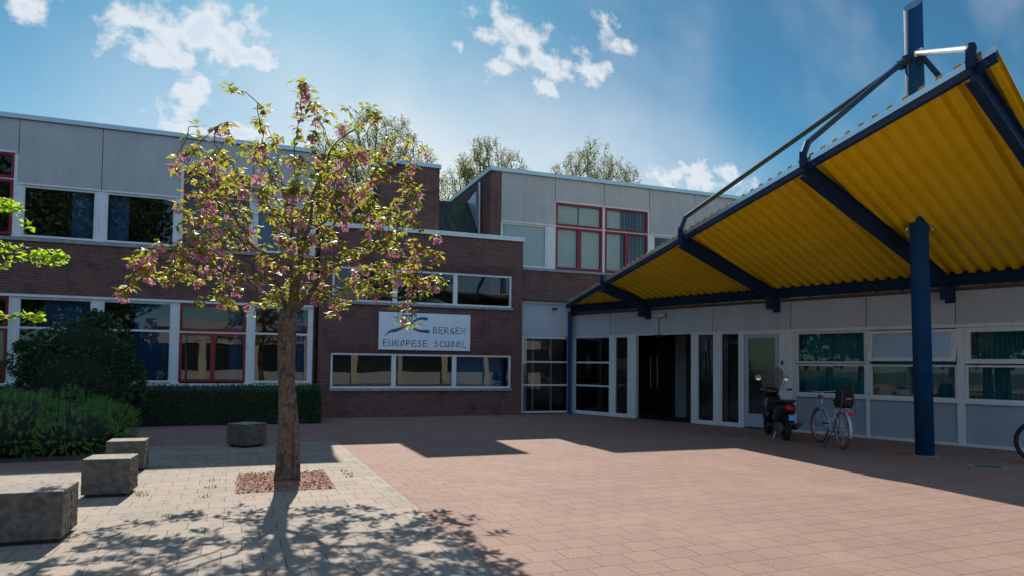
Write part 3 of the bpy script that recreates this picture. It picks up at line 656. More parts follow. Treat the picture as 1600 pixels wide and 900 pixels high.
# grey-blue side door
door = MB(); ring(door, FW, 6.07, 6.975, .03, 2.33, .10, .01, .07); door.fbox(FW, 6.17, 6.875, .012, .068, .13, .36)
dr = door.build('door', noisy('grey_blue_door', (.36, .44, .54), (.40, .48, .58), 4, .45), en, bevel=.004)
pane(FW, dr, 6.17, 6.875, .36, 2.23, .04, 'glassflat')
g = MB(); g.tube([FW.P(6.13, .01, 1.06), FW.P(6.13, -.05, 1.06), FW.P(6.25, -.05, 1.06)], .011, 8); g.fbox(FW, 6.105, 6.155, .0, .009, .92, 1.16); g.build('handle', M['steel'], dr)
slab(FW, en, 6.06, 6.99, -.008, .1, 2.332, 2.383, 'white', 'door_head')
# classroom windows
wb = [(7.42, 9.0, 'fix'), (9.08, 10.74, 'tilt'), (10.88, 12.55, 'top'), (12.65, 14.3, 'top'), (14.4, 16.0, 'fix')]
for u in (7.40, 9.0, 10.74, 12.55, 14.3, 16.0):
    e = .08 if u != 10.74 else .14
    slab(FW, en, u, u + (e if u != 7.4 else .02), -.03, .12, .02, 2.34, 'white', 'window_post')
slab(FW, en, 7.40, UE, -.035, .1, .0, .055, 'white', 'base_rail')
slab(FW, en, 7.43, UE, -.045, .1, .84, .90, 'white', 'sill_rail')
for a, b, k in wb:
    slab(FW, en, a + .01, b - .01, .02, .06, .056, .838, 'lowpanel', 'infill_panel')
    window(FW, en, a + .005, b - .005, .90, 1.60, .04, .0, .08)
    if k == 'fix': window(FW, en, a + .005, b - .005, 1.62, 2.34, .04, .0, .08)
    elif k == 'top': window(FW, en, a + .005, b - .005, 1.63, 2.34, .09, -.03, .07)
    else:
        # top-hung light pushed open at the bottom
        g = MB(); th = R(10); c, s_ = math.cos(th), math.sin(th); H = .66; zt = 2.325
        def TP(u, q, d): return FW.P(u, -.02 - q * s_ - d * c, zt - q * c - d * -s_)
        def tb(u0, u1, q0, q1): g.hexa([TP(u0, q1, .0), TP(u1, q1, .0), TP(u1, q1, -.05), TP(u0, q1, -.05), TP(u0, q0, .0), TP(u1, q0, .0), TP(u1, q0, -.05), TP(u0, q0, -.05)])
        a1, b1 = a + .0, b - .0
        tb(a1, b1, 0, .07); tb(a1, b1, H - .07, H); tb(a1, a1 + .08, .071, H - .071); tb(b1 - .08, b1, .071, H - .071)
        o = ptag(g.build('window', M['white'], en), 'white top-hung window pushed open, reflecting the sky')
        g = MB(); g.poly([TP(a1 + .08, H - .07, -.02), TP(b1 - .08, H - .07, -.02), TP(b1 - .08, .07, -.02), TP(a1 + .08, .07, -.02)]); g.build('pane', M['glasssky'], o, recalc=False)
    curtain(FW, en, a - .02, b + .02, .86, 2.38, .26, 'curtteal', .16, .04)
# interior
fp = [(7.72, 19.62), (9.5, 19.62), FW.P(.0, .31, 0)[:2], FW.P(UE, .31, 0)[:2], FW.P(UE, 5.5, 0)[:2], (14.5, 24.2), (7.72, 24.2)]
g = MB(); n = len(fp)
g.poly([(p[0], p[1], .006) for p in fp], 1); g.poly([(p[0], p[1], 2.72) for p in fp][::-1])
for i in (3, 4, 5, 6): g.poly([(*fp[i], 0), (*fp[(i + 1) % n], 0), (*fp[(i + 1) % n], 2.72), (*fp[i], 2.72)])
g.build('room_lining', [M['interior'], M['floorin']], en, recalc=False)
rp = [(7.70, 19.56), (9.5, 19.56), FW.P(.0, .05, 0)[:2], FW.P(UE, .05, 0)[:2], FW.P(UE, 5.6, 0)[:2], (14.6, 24.3), (7.70, 24.3)]
g = MB(); g.prism(rp, 3.31, 3.39); g.build('roof', M['roof'], en)
# back and end walls
g = MB()
for i in (3, 4, 5, 6):
    p, q = Vector((*rp[i], 0)), Vector((*rp[(i + 1) % n], 0)); t = (q - p).normalized(); w_ = Vector((-t.y, t.x, 0)) * -.1
    g.extr([p, q, q + w_, p + w_], (0, 0, 3.3))
g.build('rear_wall', M['brick'], en)
# inner lobby: partition with dark red doors, column
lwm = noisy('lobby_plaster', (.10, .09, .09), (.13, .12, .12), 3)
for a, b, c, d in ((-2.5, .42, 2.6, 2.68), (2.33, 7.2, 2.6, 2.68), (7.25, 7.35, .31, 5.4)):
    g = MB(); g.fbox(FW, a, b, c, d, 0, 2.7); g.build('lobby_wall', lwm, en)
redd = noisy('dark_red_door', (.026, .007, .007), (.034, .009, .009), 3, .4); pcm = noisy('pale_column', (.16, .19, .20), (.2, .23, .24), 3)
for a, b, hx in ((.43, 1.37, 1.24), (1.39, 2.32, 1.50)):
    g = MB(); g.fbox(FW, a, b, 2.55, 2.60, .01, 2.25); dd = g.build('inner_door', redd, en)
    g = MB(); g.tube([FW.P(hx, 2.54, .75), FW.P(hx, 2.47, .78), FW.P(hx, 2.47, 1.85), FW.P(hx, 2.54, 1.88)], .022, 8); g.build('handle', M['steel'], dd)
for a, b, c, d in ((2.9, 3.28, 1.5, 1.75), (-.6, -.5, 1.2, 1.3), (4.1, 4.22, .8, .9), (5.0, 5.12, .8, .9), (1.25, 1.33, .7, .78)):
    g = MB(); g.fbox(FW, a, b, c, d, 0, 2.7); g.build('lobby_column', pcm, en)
psm = noisy('pale_screen', (.40, .48, .49), (.44, .52, .53), 3)
for a, b, c in ((7.85, 8.15, 20.0), (8.5, 8.56, 20.4), (9.1, 9.16, 20.3)):
    g = MB(); g.box(a, b, c, c + .06, .02, 2.5); g.build('lobby_screen', psm, en)
# door leaf recess and threshold mat
slab(FW, en, 2.62, 4.5, .0, 1.2, .007, .014, 'dark', 'doormat')
# small fittings
t = thing('wall_lamp', 'oval white wall lamp on the fascia above the entrance', 'lamp', FW.P(3.5, -.02, 2.93)); t.rotation_euler = (0, 0, math.atan2(V[1], V[0]))
g = LMB(); g.loft([(x, -.07, 0, .075 * math.sqrt(max(.02, 1 - (x / .22) ** 2)), .075 * math.sqrt(max(.02, 1 - (x / .22) ** 2))) for x in np.linspace(-.215, .215, 13)], 0, 16, 2); g.build('diffuser', M['lampglass'], t, smooth=True)
g = LMB(); g.box(-.2, .2, -.03, .012, -.05, .05); g.build('base', M['plasgrey'], t, bevel=.01)
t = thing('door_sensor', 'small black motion sensor with a cable over the open entrance', 'sensor', FW.P(3.46, -.03, 2.38)); t.rotation_euler = (0, 0, math.atan2(V[1], V[0]))
g = LMB(); g.box(-.12, .12, -.09, .0, -.06, .01); g.build('housing', M['plasblack'], t, bevel=.015)
g = LMB(); g.cyl((-.02, .015, .01), (-.02, .015, .46), .006, 6); g.build('cable', M['plasblack'], t)
tag(slab(FW, None, 7.05, 7.10, -.03, -.002, 1.58, 1.67, 'plasblack', 'door_bell', .005), 'small black door bell on the white pier beside the side door', 'door bell')
t = thing('security_camera', 'small black security camera under the eaves left of the canopy', 'camera', (8.82, 19.47, 3.24))
g = LMB(); g.box(-.09, .07, -.16, -.10, -.03, .035); g.build('housing', M['plasblack'], t, bevel=.01)
g = LMB(); g.cyl((0, -.1, 0), (0, .02, 0), .015, 8); g.build('bracket', M['plasblack'], t)

# ================================================================== sign
sg = thing('school_sign', 'white sign board lettered BERGEN EUROPESE SCHOOL with a blue brush logo on the brick block', 'sign', (4.68, 19.16, 1.9))
g = MB(); g.box(3.34, 6.01, 19.145, 19.185, 1.885, 2.94); g.build('board', M['signwhite'], sg, bevel=.004)
def SP(x, y): return (3.34 + (x - 105) / 1345 * 2.67, 19.1445, 2.94 - (y - 80) / 555 * 1.055)
def stroke(g, pts, w, taper=False, th=.0025):
    P = [Vector(SP(*p)) for p in pts]; n = len(P)
    L_, R_ = [], []
    for i in range(n):
        t_ = (P[min(i + 1, n - 1)] - P[max(i - 1, 0)]).normalized(); s_ = Vector((-t_.z, 0, t_.x)); ww = w[i] if isinstance(w, (list, tuple)) else w
        L_.append(P[i] + s_ * ww / 2); R_.append(P[i] - s_ * ww / 2)
    for i in range(n - 1): g.extr([L_[i], L_[i + 1], R_[i + 1], R_[i]], (0, -th, 0))
def smooth(pts, k=6):
    out = []
    P = [Vector((*p, 0)) for p in pts]; P = [P[0] * 2 - P[1]] + P + [P[-1] * 2 - P[-2]]
    for i in range(1, len(P) - 2):
        for j in range(k):
            t_ = j / k; a, b, c, d = P[i - 1], P[i], P[i + 1], P[i + 2]
            q = .5 * ((2 * b) + (c - a) * t_ + (2 * a - 5 * b + 4 * c - d) * t_ * t_ + (3 * b - a - 3 * c + d) * t_ ** 3); out.append((q.x, q.y))
    out.append(tuple(P[-2][:2])); return out
G = {'B': [[(0, 0), (.02, 1), (.5, .93), (.58, .72), (.1, .52), (.6, .4), (.66, .15), (0, 0)]], 'E': [[(.68, .98), (.02, 1), (0, 0), (.75, .02)], [(.02, .52), (.58, .52)]],
     'R': [[(0, 0), (.02, 1), (.55, .92), (.6, .62), (.05, .5), (.75, 0)]], 'G': [[(.68, .95), (.3, .9), (.0, .5), (.12, .08), (.45, .05), (.6, .35), (.6, -.12)], [(.3, .42), (.62, .42)]],
     'N': [[(0, 0), (.02, 1), (.62, .02), (.66, 1)]], 'U': [[(.02, 1), (0, .12), (.15, 0), (.6, .02), (.62, 1)]],
     'O': [[(.45, .98), (.1, .6), (0, .15), (.22, 0), (.5, .25), (.62, .75), (.45, .98)]], 'P': [[(0, 0), (.02, 1), (.5, .95), (.62, .72), (.5, .5), (.02, .45)]],
     'S': [[(.62, .95), (.2, .9), (.1, .65), (.5, .5), (.6, .2), (.3, .0), (-.05, .02)]], 'C': [[(.7, .92), (.25, .85), (0, .45), (.2, .05), (.7, .02)]],
     'H': [[(.02, 1), (0, .0)], [(.62, 1), (.62, 0)], [(0, .18), (.62, .18)]], 'L': [[(.3, 1), (0, .02), (.85, .0)]], ' ': []}
g = MB()
def write(txt, x0, x1, yb, hgt, w=.026):
    adv = (x1 - x0) / len(txt)
    for i, ch in enumerate(txt):
        for pl in G[ch]:
            stroke(g, [(x0 + adv * i + p[0] * adv * .98, yb - p[1] * hgt) for p in pl], w)
write('BERGEN', 892, 1400, 375, 92); write('EUROPESE SCHOOL', 172, 1400, 580, 90)
g.build('lettering', M['signtext'], sg, recalc=False)
g = MB()
stroke(g, smooth([(180, 440), (260, 370), (350, 345), (430, 310), (490, 250), (500, 225)]), [.004 + .11 * min(1, i / 10) * (1 - .55 * i / 30) for i in range(31)])
stroke(g, smooth([(420, 125), (500, 128), (575, 118)]), .055); stroke(g, smooth([(575, 85), (578, 150), (560, 215)]), .03)
stroke(g, smooth([(805, 165), (700, 160), (610, 200), (570, 250), (600, 310), (690, 345), (835, 352)]), [.095 - .045 * math.sin(3.14 * i / 36) for i in range(37)])
g.build('logo', M['signblue'], sg, recalc=False)
g = MB(); stroke(g, smooth([(630, 250), (680, 235), (740, 245)]), .055); g.build('logo_mark', M['signyellow'], sg, recalc=False)

# ================================================================== canopy
cp = thing('entrance_canopy', 'yellow corrugated canopy on navy steel rafters hung from a tall mast over the entrance', 'canopy', (11.04, 8.64, 0))
def CZ(d): return 3.40 + .29 * (d - .2)                       # underside of the sheet, d = distance out from the wall
def CP(u, d, z): return FW.P(u, -d, z)
def edge_d(u): return .13 + .469 * (u + .3)
UEND = 13.05
# corrugated sheet, ridges run from the wall outwards
g = MB(); pitch = .235; hgt = .085; prof = []
u = -.25
while u < UEND:
    prof += [(u, 0), (u + .075, 0), (u + .115, hgt), (u + .195, hgt)]; u += pitch
prof = [p for p in prof if p[0] <= UEND] + [(UEND, 0)]
tk = .006; prev = None
for (u, h_) in prof:
    dE = edge_d(u) + .015; d0 = .10
    ring_ = [g.vert(CP(u, d0, CZ(d0) + h_)), g.vert(CP(u, dE, CZ(dE) + h_)), g.vert(CP(u, dE, CZ(dE) + h_ + tk)), g.vert(CP(u, d0, CZ(d0) + h_ + tk))]
    if prev:
        for k in range(4): g.face((prev[k], ring_[k], ring_[(k + 1) % 4], prev[(k + 1) % 4]))
    prev = ring_
g.build('roof_sheet', M['yellow'], cp)
# edge beam (channel) and bright flashing along the sloping outer edge
def edgept(u, off, z): d = edge_d(u) + off; return Vector(CP(u, d, CZ(edge_d(u)) + z))
def bar_between(g, a0, b0, c0, d0, a1, b1, c1, d1): g.hexa([a0, b0, c0, d0, a1, b1, c1, d1])
def edgebar(o0, o1, z0, z1, mt, name, s0=0, s1=0):
    g = MB(); e = []
    for u in (-.25, UEND): e.append([edgept(u, o0, z0), edgept(u, o1, z0 + s0), edgept(u, o1, z1 + s1), edgept(u, o0, z1)])
    a, b = e; i = [g.vert(p) for p in a + b]
    for q in ((0, 1, 2, 3), (7, 6, 5, 4), (0, 4, 5, 1), (1, 5, 6, 2), (2, 6, 7, 3), (3, 7, 4, 0)): g.face([i[k] for k in q])
    return g.build(name, M[mt], cp)
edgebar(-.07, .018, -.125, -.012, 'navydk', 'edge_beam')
edgebar(.022, .034, -.030, .040, 'flash', 'edge_flashing', 0, .012)

# beam along the wall
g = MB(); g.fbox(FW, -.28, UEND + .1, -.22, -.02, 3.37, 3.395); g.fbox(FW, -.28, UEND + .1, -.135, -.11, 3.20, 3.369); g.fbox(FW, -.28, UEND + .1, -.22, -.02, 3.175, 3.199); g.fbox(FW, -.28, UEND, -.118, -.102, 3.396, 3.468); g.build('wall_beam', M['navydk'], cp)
# rafters: I-sections with a kinked foot against the wall
RU = [2.78, 6.62, 10.12, 12.78]; RF = [.30, .33, .52, .3]
for u, fo in zip(RU, RF):
    g = MB(); dE = edge_d(u)
    def seg(dA, zA, dB, zB, w, h_):
        tv = Vector((dB - dA, zB - zA)).normalized(); nv = Vector((-tv.y, tv.x))
        def q(d, z, s_, k): return CP(u + s_ + fo * max(0, 1 - d / dE), d + nv.x * k, z + nv.y * k)
        g.hexa([q(dA, zA, -w, 0), q(dB, zB, -w, 0), q(dB, zB, w, 0), q(dA, zA, w, 0), q(dA, zA, -w, h_), q(dB, zB, -w, h_), q(dB, zB, w, h_), q(dA, zA, w, h_)])
    lo, hi = .30, dE + .10; zz = lambda d: CZ(d) - .008
    seg(lo, zz(lo) - .28, hi, zz(hi) - .28, .065, .018); seg(lo, zz(lo) - .262, hi, zz(hi) - .262, .012, .244); seg(lo, zz(lo) - .018, hi, zz(hi) - .018, .065, .016)
    uf = u + fo
    g.fbox(FW, uf - .065, uf + .065, -.42, -.045, 2.90, 3.165)
    g.fbox(FW, uf - .09, uf + .09, -.044, -.02, 2.84, 3.16)
    # upstand at the tip
    g.hexa([CP(u - .05, hi - .04, zz(hi) - .1), CP(u + .05, hi - .04, zz(hi) - .1), CP(u + .05, hi + .02, zz(hi) - .1), CP(u - .05, hi + .02, zz(hi) - .1),
            CP(u - .05, hi - .05, zz(hi) + .14), CP(u + .05, hi - .05, zz(hi) + .14), CP(u + .05, hi + .01, zz(hi) + .14), CP(u - .05, hi + .01, zz(hi) + .14)])
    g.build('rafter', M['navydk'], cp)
# mast: one tube from the paving through the sheet to its slanting top
g = MB(); B0 = Vector((11.04, 8.64, 0)); T0 = Vector((10.88, 8.64, 8.0)); rm = .148; sg_ = 40; n0 = []; n1 = []
for k in range(sg_):
    a = 6.28318 * k / sg_; o_ = Vector((rm * math.cos(a), rm * math.sin(a), 0)); n0.append(g.vert(B0 + o_)); n1.append(g.vert(T0 + o_ + Vector((0, 0, .35 * math.cos(a - .3) * rm / .148 * .4))))
for k in range(sg_): g.face((n0[k], n0[(k + 1) % sg_], n1[(k + 1) % sg_], n1[k]))
g.face(n1); g.face(n0[::-1]); o = g.build('mast', M['navy'], cp)
for p in o.data.polygons: p.use_smooth = len(p.vertices) == 4
g = MB(); g.cyl((11.04, 8.64, .002), (11.04, 8.64, .014), .215, 36); g.build('base_plate', M['sill'], cp)
g = MB(); g.cyl((11.0, 8.64, 3.93), (11.0, 8.64, 3.95), .02, 8)
for a in (2.5, -.6):
    q = Vector((10.96 + .2 * math.cos(a), 8.64 + .2 * math.sin(a), 3.97)); g.cyl(q + Vector((0, 0, -.03)), q + Vector((0, 0, .03)), .035, 10)
g.build('daylight_spots', M['flash'], cp)  # bright metal spots standing in for daylight around the mast hole
# corner post
g = MB(); q = Vector((9.36, 19.42, 0)); g.cyl(q, q + Vector((0, 0, 3.19)), .055, 16); g.cyl(q + Vector((0, 0, 2.36)), q + Vector((0, 0, 2.39)), .11, 16); g.build('corner_post', M['navy'], cp, smooth=False)
# tie rods
def mastp(z): return B0 + (T0 - B0) * (z / 8.0)
def tip(u, h_=.14): d = edge_d(u) + .08; return Vector(CP(u, d, CZ(d) + h_))
for u, zz_, kk in ((RU[1], 6.98, .20), (RU[2], 6.98, .16), (12.0, 6.95, .0)):
    m0 = mastp(zz_); t0 = tip(u)
    if kk == 0: t0 = Vector(CP(12.55, 3.9, CZ(3.9) + .1))
    dirv = (Vector((t0.x, t0.y, 0)) - Vector((m0.x, m0.y, 0))).normalized()
    g = MB(); a0 = m0 + dirv * .17
    pts = [a0, a0 + dirv * .12 + Vector((0, 0, -.06)), t0 + Vector((0, 0, kk)) - dirv * .1, t0 + Vector((0, 0, -.06))] if kk else [a0, a0 + dirv * .1 + Vector((0, 0, -.04)), t0]
    g.tube(pts, .052 if kk else .045, 10); g.box(m0.x + dirv.x * .2 - .06, m0.x + dirv.x * .2 + .06, m0.y + dirv.y * .2 - .05, m0.y + dirv.y * .2 + .05, m0.z - .09, m0.z + .05)
    g.build('tie_rod', M['navydk'], cp)
m0 = mastp(7.04); t0 = tip(RU[3], .13)
g = MB(); g.tube([m0 + Vector((-.1, -.14, 0)), t0], .045, 14); g.cyl(m0 + Vector((-.10, -.12, -.0)), m0 + Vector((-.09, -.22, 0)), .075, 12); g.build('strut_tube', M['galv'], cp)
g = MB(); g.tube([tip(RU[3], -.1), tip(RU[3], .19)], .05, 8); g.tube([t0 + (m0 - t0).normalized() * .06, t0 - (m0 - t0).normalized() * .05], .055, 8); g.build('strut_bracket', M['navydk'], cp)

# ================================================================== concrete seat blocks
def block(x, y, rot, label, dx=.47, dy=.5, h=.40):
    t = thing('concrete_block', label, 'seat block', (x, y, .004), rot, None)
    t['group'] = 'concrete seat blocks'
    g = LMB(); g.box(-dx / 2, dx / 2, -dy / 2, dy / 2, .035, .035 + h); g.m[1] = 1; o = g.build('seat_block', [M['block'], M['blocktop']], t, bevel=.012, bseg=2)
    sb_ = o.modifiers.new('s', 'SUBSURF'); sb_.subdivision_type = 'SIMPLE'; sb_.levels = sb_.render_levels = 5
    tx = bpy.data.textures.get('chip') or bpy.data.textures.new('chip', 'CLOUDS'); tx.noise_scale = .045; tx.noise_depth = 4
    dm = o.modifiers.new('d', 'DISPLACE'); dm.texture = tx; dm.strength = .007; dm.mid_level = .5; dm.texture_coords = 'GLOBAL'
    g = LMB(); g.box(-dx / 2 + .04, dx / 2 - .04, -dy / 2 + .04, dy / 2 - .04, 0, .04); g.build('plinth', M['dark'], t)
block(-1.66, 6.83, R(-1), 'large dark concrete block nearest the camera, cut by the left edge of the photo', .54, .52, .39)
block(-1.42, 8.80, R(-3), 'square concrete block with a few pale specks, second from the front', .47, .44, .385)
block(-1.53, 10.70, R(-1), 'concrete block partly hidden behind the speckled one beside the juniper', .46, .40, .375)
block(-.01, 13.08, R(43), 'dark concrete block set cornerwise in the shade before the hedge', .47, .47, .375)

# ================================================================== foliage tools
def leaf(g, p, dir_, nrm, L_, W_, m=0, droop=.25):
    d = dir_.normalized(); s_ = d.cross(nrm)
    if s_.length < 1e-4: s_ = d.orthogonal()
    s_.normalize(); n_ = s_.cross(d)
    a = g.vert(p); b = g.vert(p + d * L_ * .45 + s_ * W_ * .5 - n_ * L_ * .02); c = g.vert(p + d * L_ * .5 - n_ * W_ * .16); e = g.vert(p + d * L_ * .45 - s_ * W_ * .5 - n_ * L_ * .02)
    t_ = g.vert(p + d * L_ - n_ * L_ * droop)
    g.face((a, b, c), m); g.face((a, c, e), m); g.face((b, t_, c), m); g.face((c, t_, e), m)
def rv(): 
    while True:
        v = Vector((random.uniform(-1, 1), random.uniform(-1, 1), random.uniform(-1, 1)))
        if .05 < v.length < 1: return v.normalized()
def grow(starts, attr, D=.12, kill=.2, infl=1.5, iters=140, up=.05, jit=.15):
    """starts: list of (pos, parent); grows a branching skeleton towards attraction points"""
    pos = [Vector(p) for p, _ in starts]; par = [q for _, q in starts]
    A_ = np.array([tuple(a) for a in attr]); alive = np.ones(len(A_), bool)
    Pn = np.array([tuple(p) for p in pos])
    nearest = np.full(len(A_), -1); nd_ = np.full(len(A_), 1e9)
    def upd(i0):
        for i in range(i0, len(pos)):
            d = np.linalg.norm(A_ - np.array(pos[i]), axis=1); b = d < nd_; nearest[b] = i; nd_[b] = d[b]
    upd(0)
    for it in range(iters):
        sel = alive & (nd_ < infl)
        if not sel.any(): break
        n0 = len(pos); acc = {}
        for k in np.nonzero(sel)[0]:
            i = nearest[k]; v = A_[k] - np.array(pos[i]); acc.setdefault(i, np.zeros(3)); acc[i] += v / (np.linalg.norm(v) + 1e-6)
        for i, v in acc.items():
            v = v / (np.linalg.norm(v) + 1e-6) + np.random.uniform(-jit, jit, 3) + np.array([0, 0, up]); v /= np.linalg.norm(v)
            pos.append(pos[i] + Vector(v) * D); par.append(i)
        upd(n0); alive &= nd_ > kill
        if len(pos) > 9000: break
    return pos, par
def limbs(g, pos, par, r0, tip=.004, pw=2.3, seg=7, m=0, rmax=None, shp=1.0):
    n = len(pos); ch = [[] for _ in range(n)]
    for i, p in enumerate(par):
        if p >= 0: ch[p].append(i)
    rad = [0.] * n
    for i in range(n - 1, -1, -1):
        rad[i] = (sum(rad[c] ** pw for c in ch[i])) ** (1 / pw) if ch[i] else tip
    k = r0 / max(rad[0], 1e-6)
    kk = lambda r_: tip + (r_ - tip) * (r0 - tip) / max(rad[0] - tip, 1e-6)
    rmx = max(rad[0], 1e-6)
    rad = [tip + (r0 - tip) * max(0., (r_ - tip) / (rmx - tip)) ** shp for r_ in rad]
    seen = set(); st = [0]
    while st:
        i = st.pop(); chain = [i]
        if par[i] >= 0: chain = [par[i], i]
        c = i
        while ch[c]:
            nx_ = max(ch[c], key=lambda q: rad[q])
            for q in ch[c]:
                if q != nx_: st.append(q)
            chain.append(nx_); c = nx_
        if len(chain) > 1:
            rr = [rad[q] for q in chain]
            if par[i] >= 0: rr[0] = rr[1]
            g.tube([pos[q] for q in chain], rr, seg if max(rr) > .012 else 4, m)
    tips = [i for i in range(n) if not ch[i]]
    return rad, tips, ch

# ================================================================== flowering cherry
CB = Vector((.465, 8.99, .0))
ct = thing('cherry_tree', 'flowering cherry tree with pink blossom and yellow-green leaves in the square pit', 'tree', CB)
outline = [(-1.34, 2.30), (-1.26, 2.80), (-1.12, 2.62), (-.80, 3.29), (-.84, 3.95), (-.68, 4.27), (-.40, 4.47), (-.04, 4.68), (.25, 4.50), (.40, 5.02), (.60, 5.17), (.74, 5.02), (.75, 4.66), (1.12, 4.80), (1.60, 4.49),
           (1.94, 4.23), (2.07, 3.81), (2.00, 3.41), (2.18, 2.95), (2.42, 2.56), (2.24, 2.10), (1.85, 2.0), (1.35, 2.3), (.98, 2.05), (.6, 2.4), (.21, 2.15), (.06, 1.95), (-.3, 2.12), (-.6, 2.18), (-.95, 2.46)]
def inpoly(x, y, P):
    c = False; j = len(P) - 1
    for i in range(len(P)):
        if (P[i][1] > y) != (P[j][1] > y) and x < (P[j][0] - P[i][0]) * (y - P[i][1]) / (P[j][1] - P[i][1]) + P[i][0]: c = not c
        j = i
    return c
att = []
while len(att) < 760:
    x = random.uniform(-1.4, 2.5); z = random.uniform(1.9, 5.2)
    if not inpoly(x, z, outline): continue
    e = max(.0, 1 - ((x - .5) / 2.0) ** 2 - ((z - 3.3) / 2.1) ** 2)
    y = 9.0 + random.uniform(-1, 1) * (.25 + 1.55 * math.sqrt(e))
    if z > 3.6 and random.random() < .22 + .3 * (z - 3.6): continue
    if mn0.noise(Vector((x * 1.6, y * 1.6, z * 1.6 + 3))) < -.16: continue
    att.append((x, y, z - max(0, z - 3.5) * .11))
for x, z in ((-1.34, 2.31), (-1.2, 2.85), (-.8, 3.95), (-.7, 4.2), (.6, 5.15), (.7, 5.0), (.45, 5.0), (1.1, 4.8), (-.4, 4.45), (2.42, 2.55), (2.05, 3.8), (1.9, 4.2), (-1.1, 2.5)):
    att.append((x, 9 + random.uniform(-.3, .3), z - max(0, z - 3.5) * .11))
st_ = [(CB + Vector((0, 0, .0)), -1)]
tp = [(-.01, 0, .5), (-.02, 0, 1.0), (-.03, 0, 1.5), (-.03, 0, 1.85), (-.03, .0, 2.05)]
for q in tp: st_.append((CB + Vector(q), len(st_) - 1))
fk = len(st_) - 1
for q in (((-.10, .05, 2.3), (-.20, .1, 2.55), (-.28, .1, 2.8)), ((.04, -.05, 2.3), (.08, -.12, 2.6), (.10, -.15, 2.9)), ((.14, .02, 2.25), (.28, .05, 2.45), (.40, .0, 2.7)), ((.02, .15, 2.35), (.03, .3, 2.6), (.0, .4, 2.9))):
    p_ = fk
    for w_ in q: st_.append((CB + Vector(w_), p_)); p_ = len(st_) - 1
pos, par = grow(st_, att, .09, .115, 1.6, 170, .10, .25)
g = MB(); rad, tips, ch = limbs(g, pos, par, .098, .0045, 2.25, 8, shp=1.55)
tr_ = g.build('branches', M['bark'], ct, smooth=True)
# the trunk proper, with its split lower stem
g = MB()
def trunk_tube(pts, rs, seg=22):
    P = []
    base = len(g.v)
    g.tube(pts, rs, seg)
    for i in range(base, len(g.v)):
        v = Vector(g.v[i]); a = math.atan2(v.y - CB.y, v.x - CB.x)
        k = 1 + .035 * math.sin(a * 5 + v.z * 2.1) + .025 * math.sin(a * 9 - v.z * 5) + .012 * random.uniform(-1, 1)
        g.v[i] = (CB.x + (v.x - CB.x) * k, CB.y + (v.y - CB.y) * k, v.z)
zs_ = np.linspace(0, 2.15, 24)
trunk_tube([(CB.x - .038 + .006 * z_ + .012 * math.sin(z_ * 3), CB.y, z_ - .01) for z_ in zs_], [.092 + .034 * math.exp(-z_ / .16) + .006 * math.sin(z_ * 4) + .012 * (z_ / 2.15) for z_ in zs_])
trunk_tube([(CB.x + .112 - .058 * min(1, z_ / 1.1) ** 1.5, CB.y - .035, z_ - .01) for z_ in zs_[:13]], [max(.015, .052 + .02 * math.exp(-z_ / .1) - .02 * (z_ / 1.1) ** 3) for z_ in zs_[:13]], 14)
g.build('trunk', M['bark'], ct, smooth=True)
# leaves hang in tufts at shoot ends and along thin twigs; blossoms hang among them
gl = MB(); gf = MB()
def tuft(g, p, n, L0=.075, L1=.125):
    a0 = random.uniform(0, 6.28)
    for k in range(n):
        a = a0 + 6.28 * k / n + random.uniform(-.4, .4); el = random.uniform(-.75, .45)
        d = Vector((math.cos(a) * math.cos(el), math.sin(a) * math.cos(el), math.sin(el))); L_ = random.uniform(L0, L1)
        leaf(g, p + d * .012 + rv() * .02, d, Vector((0, 0, 1)) + rv() * .5, L_, L_ * random.uniform(.44, .56), 0, random.uniform(.1, .45))
def pompom(g, p, r_=.028):
    for k in range(7):
        d = rv(); d.z -= .2; leaf(g, p + d * r_ * .15, d, rv(), r_ * random.uniform(.9, 1.3), r_ * 1.1, 0, .2)
nodes = set(tips)
for i in range(len(pos)):
    if rad[i] < .0085 and i not in nodes and random.random() < .46: nodes.add(i)
bright = lambda p: 0
for i in nodes:
    p = pos[i]
    tuft(gl, p, random.choice([5, 6, 7, 8]))
    pr = .30 if p.z > 2.6 else .22
    if random.random() < pr:
        for k in range(random.choice([3, 4, 5, 6])):
            pompom(gf, p + Vector((random.uniform(-.05, .05), random.uniform(-.05, .05), -random.uniform(.03, .11))), random.uniform(.026, .038))
print('cherry', len(pos), len(nodes), len(gl.f))
gl.build('crown', M['cherry'], ct, recalc=False); ptag(gf.build('blossom', M['blossom'], ct, recalc=False), 'clusters of pink double blossom hanging among the leaves')

# ================================================================== tree whose branches reach in from the left
lt = thing('lime_tree', 'young tree reaching bright green leafy branches in at the left edge', 'tree', (-2.67, 5.4, 0))
g = MB(); LB = Vector((-2.62, 5.4, 0)); 
brs = [[(0, 0, 1.5), (.35, -.05, 1.86), (.75, -.1, 2.05), (1.05, -.15, 2.07), (1.30, -.2, 2.17)], [(0, 0, 1.8), (.4, .0, 2.1), (.8, -.1, 2.2), (1.05, -.15, 2.23), (1.25, -.2, 2.19)],
       [(0, 0, 1.7), (.5, -.15, 1.76), (.9, -.2, 1.78), (1.15, -.2, 1.755), (1.33, -.2, 1.78)], [(0, 0, 2.0), (.4, -.1, 2.4), (.8, -.2, 2.46), (1.12, -.2, 2.46)],
       [(0, 0, 2.1), (-.3, .1, 2.6), (-.5, .3, 3.0)], [(0, 0, 2.1), (.0, -.3, 2.6), (.1, -.4, 3.0)], [(0, 0, 1.9), (-.5, -.2, 2.2), (-.9, -.2, 2.5)]]
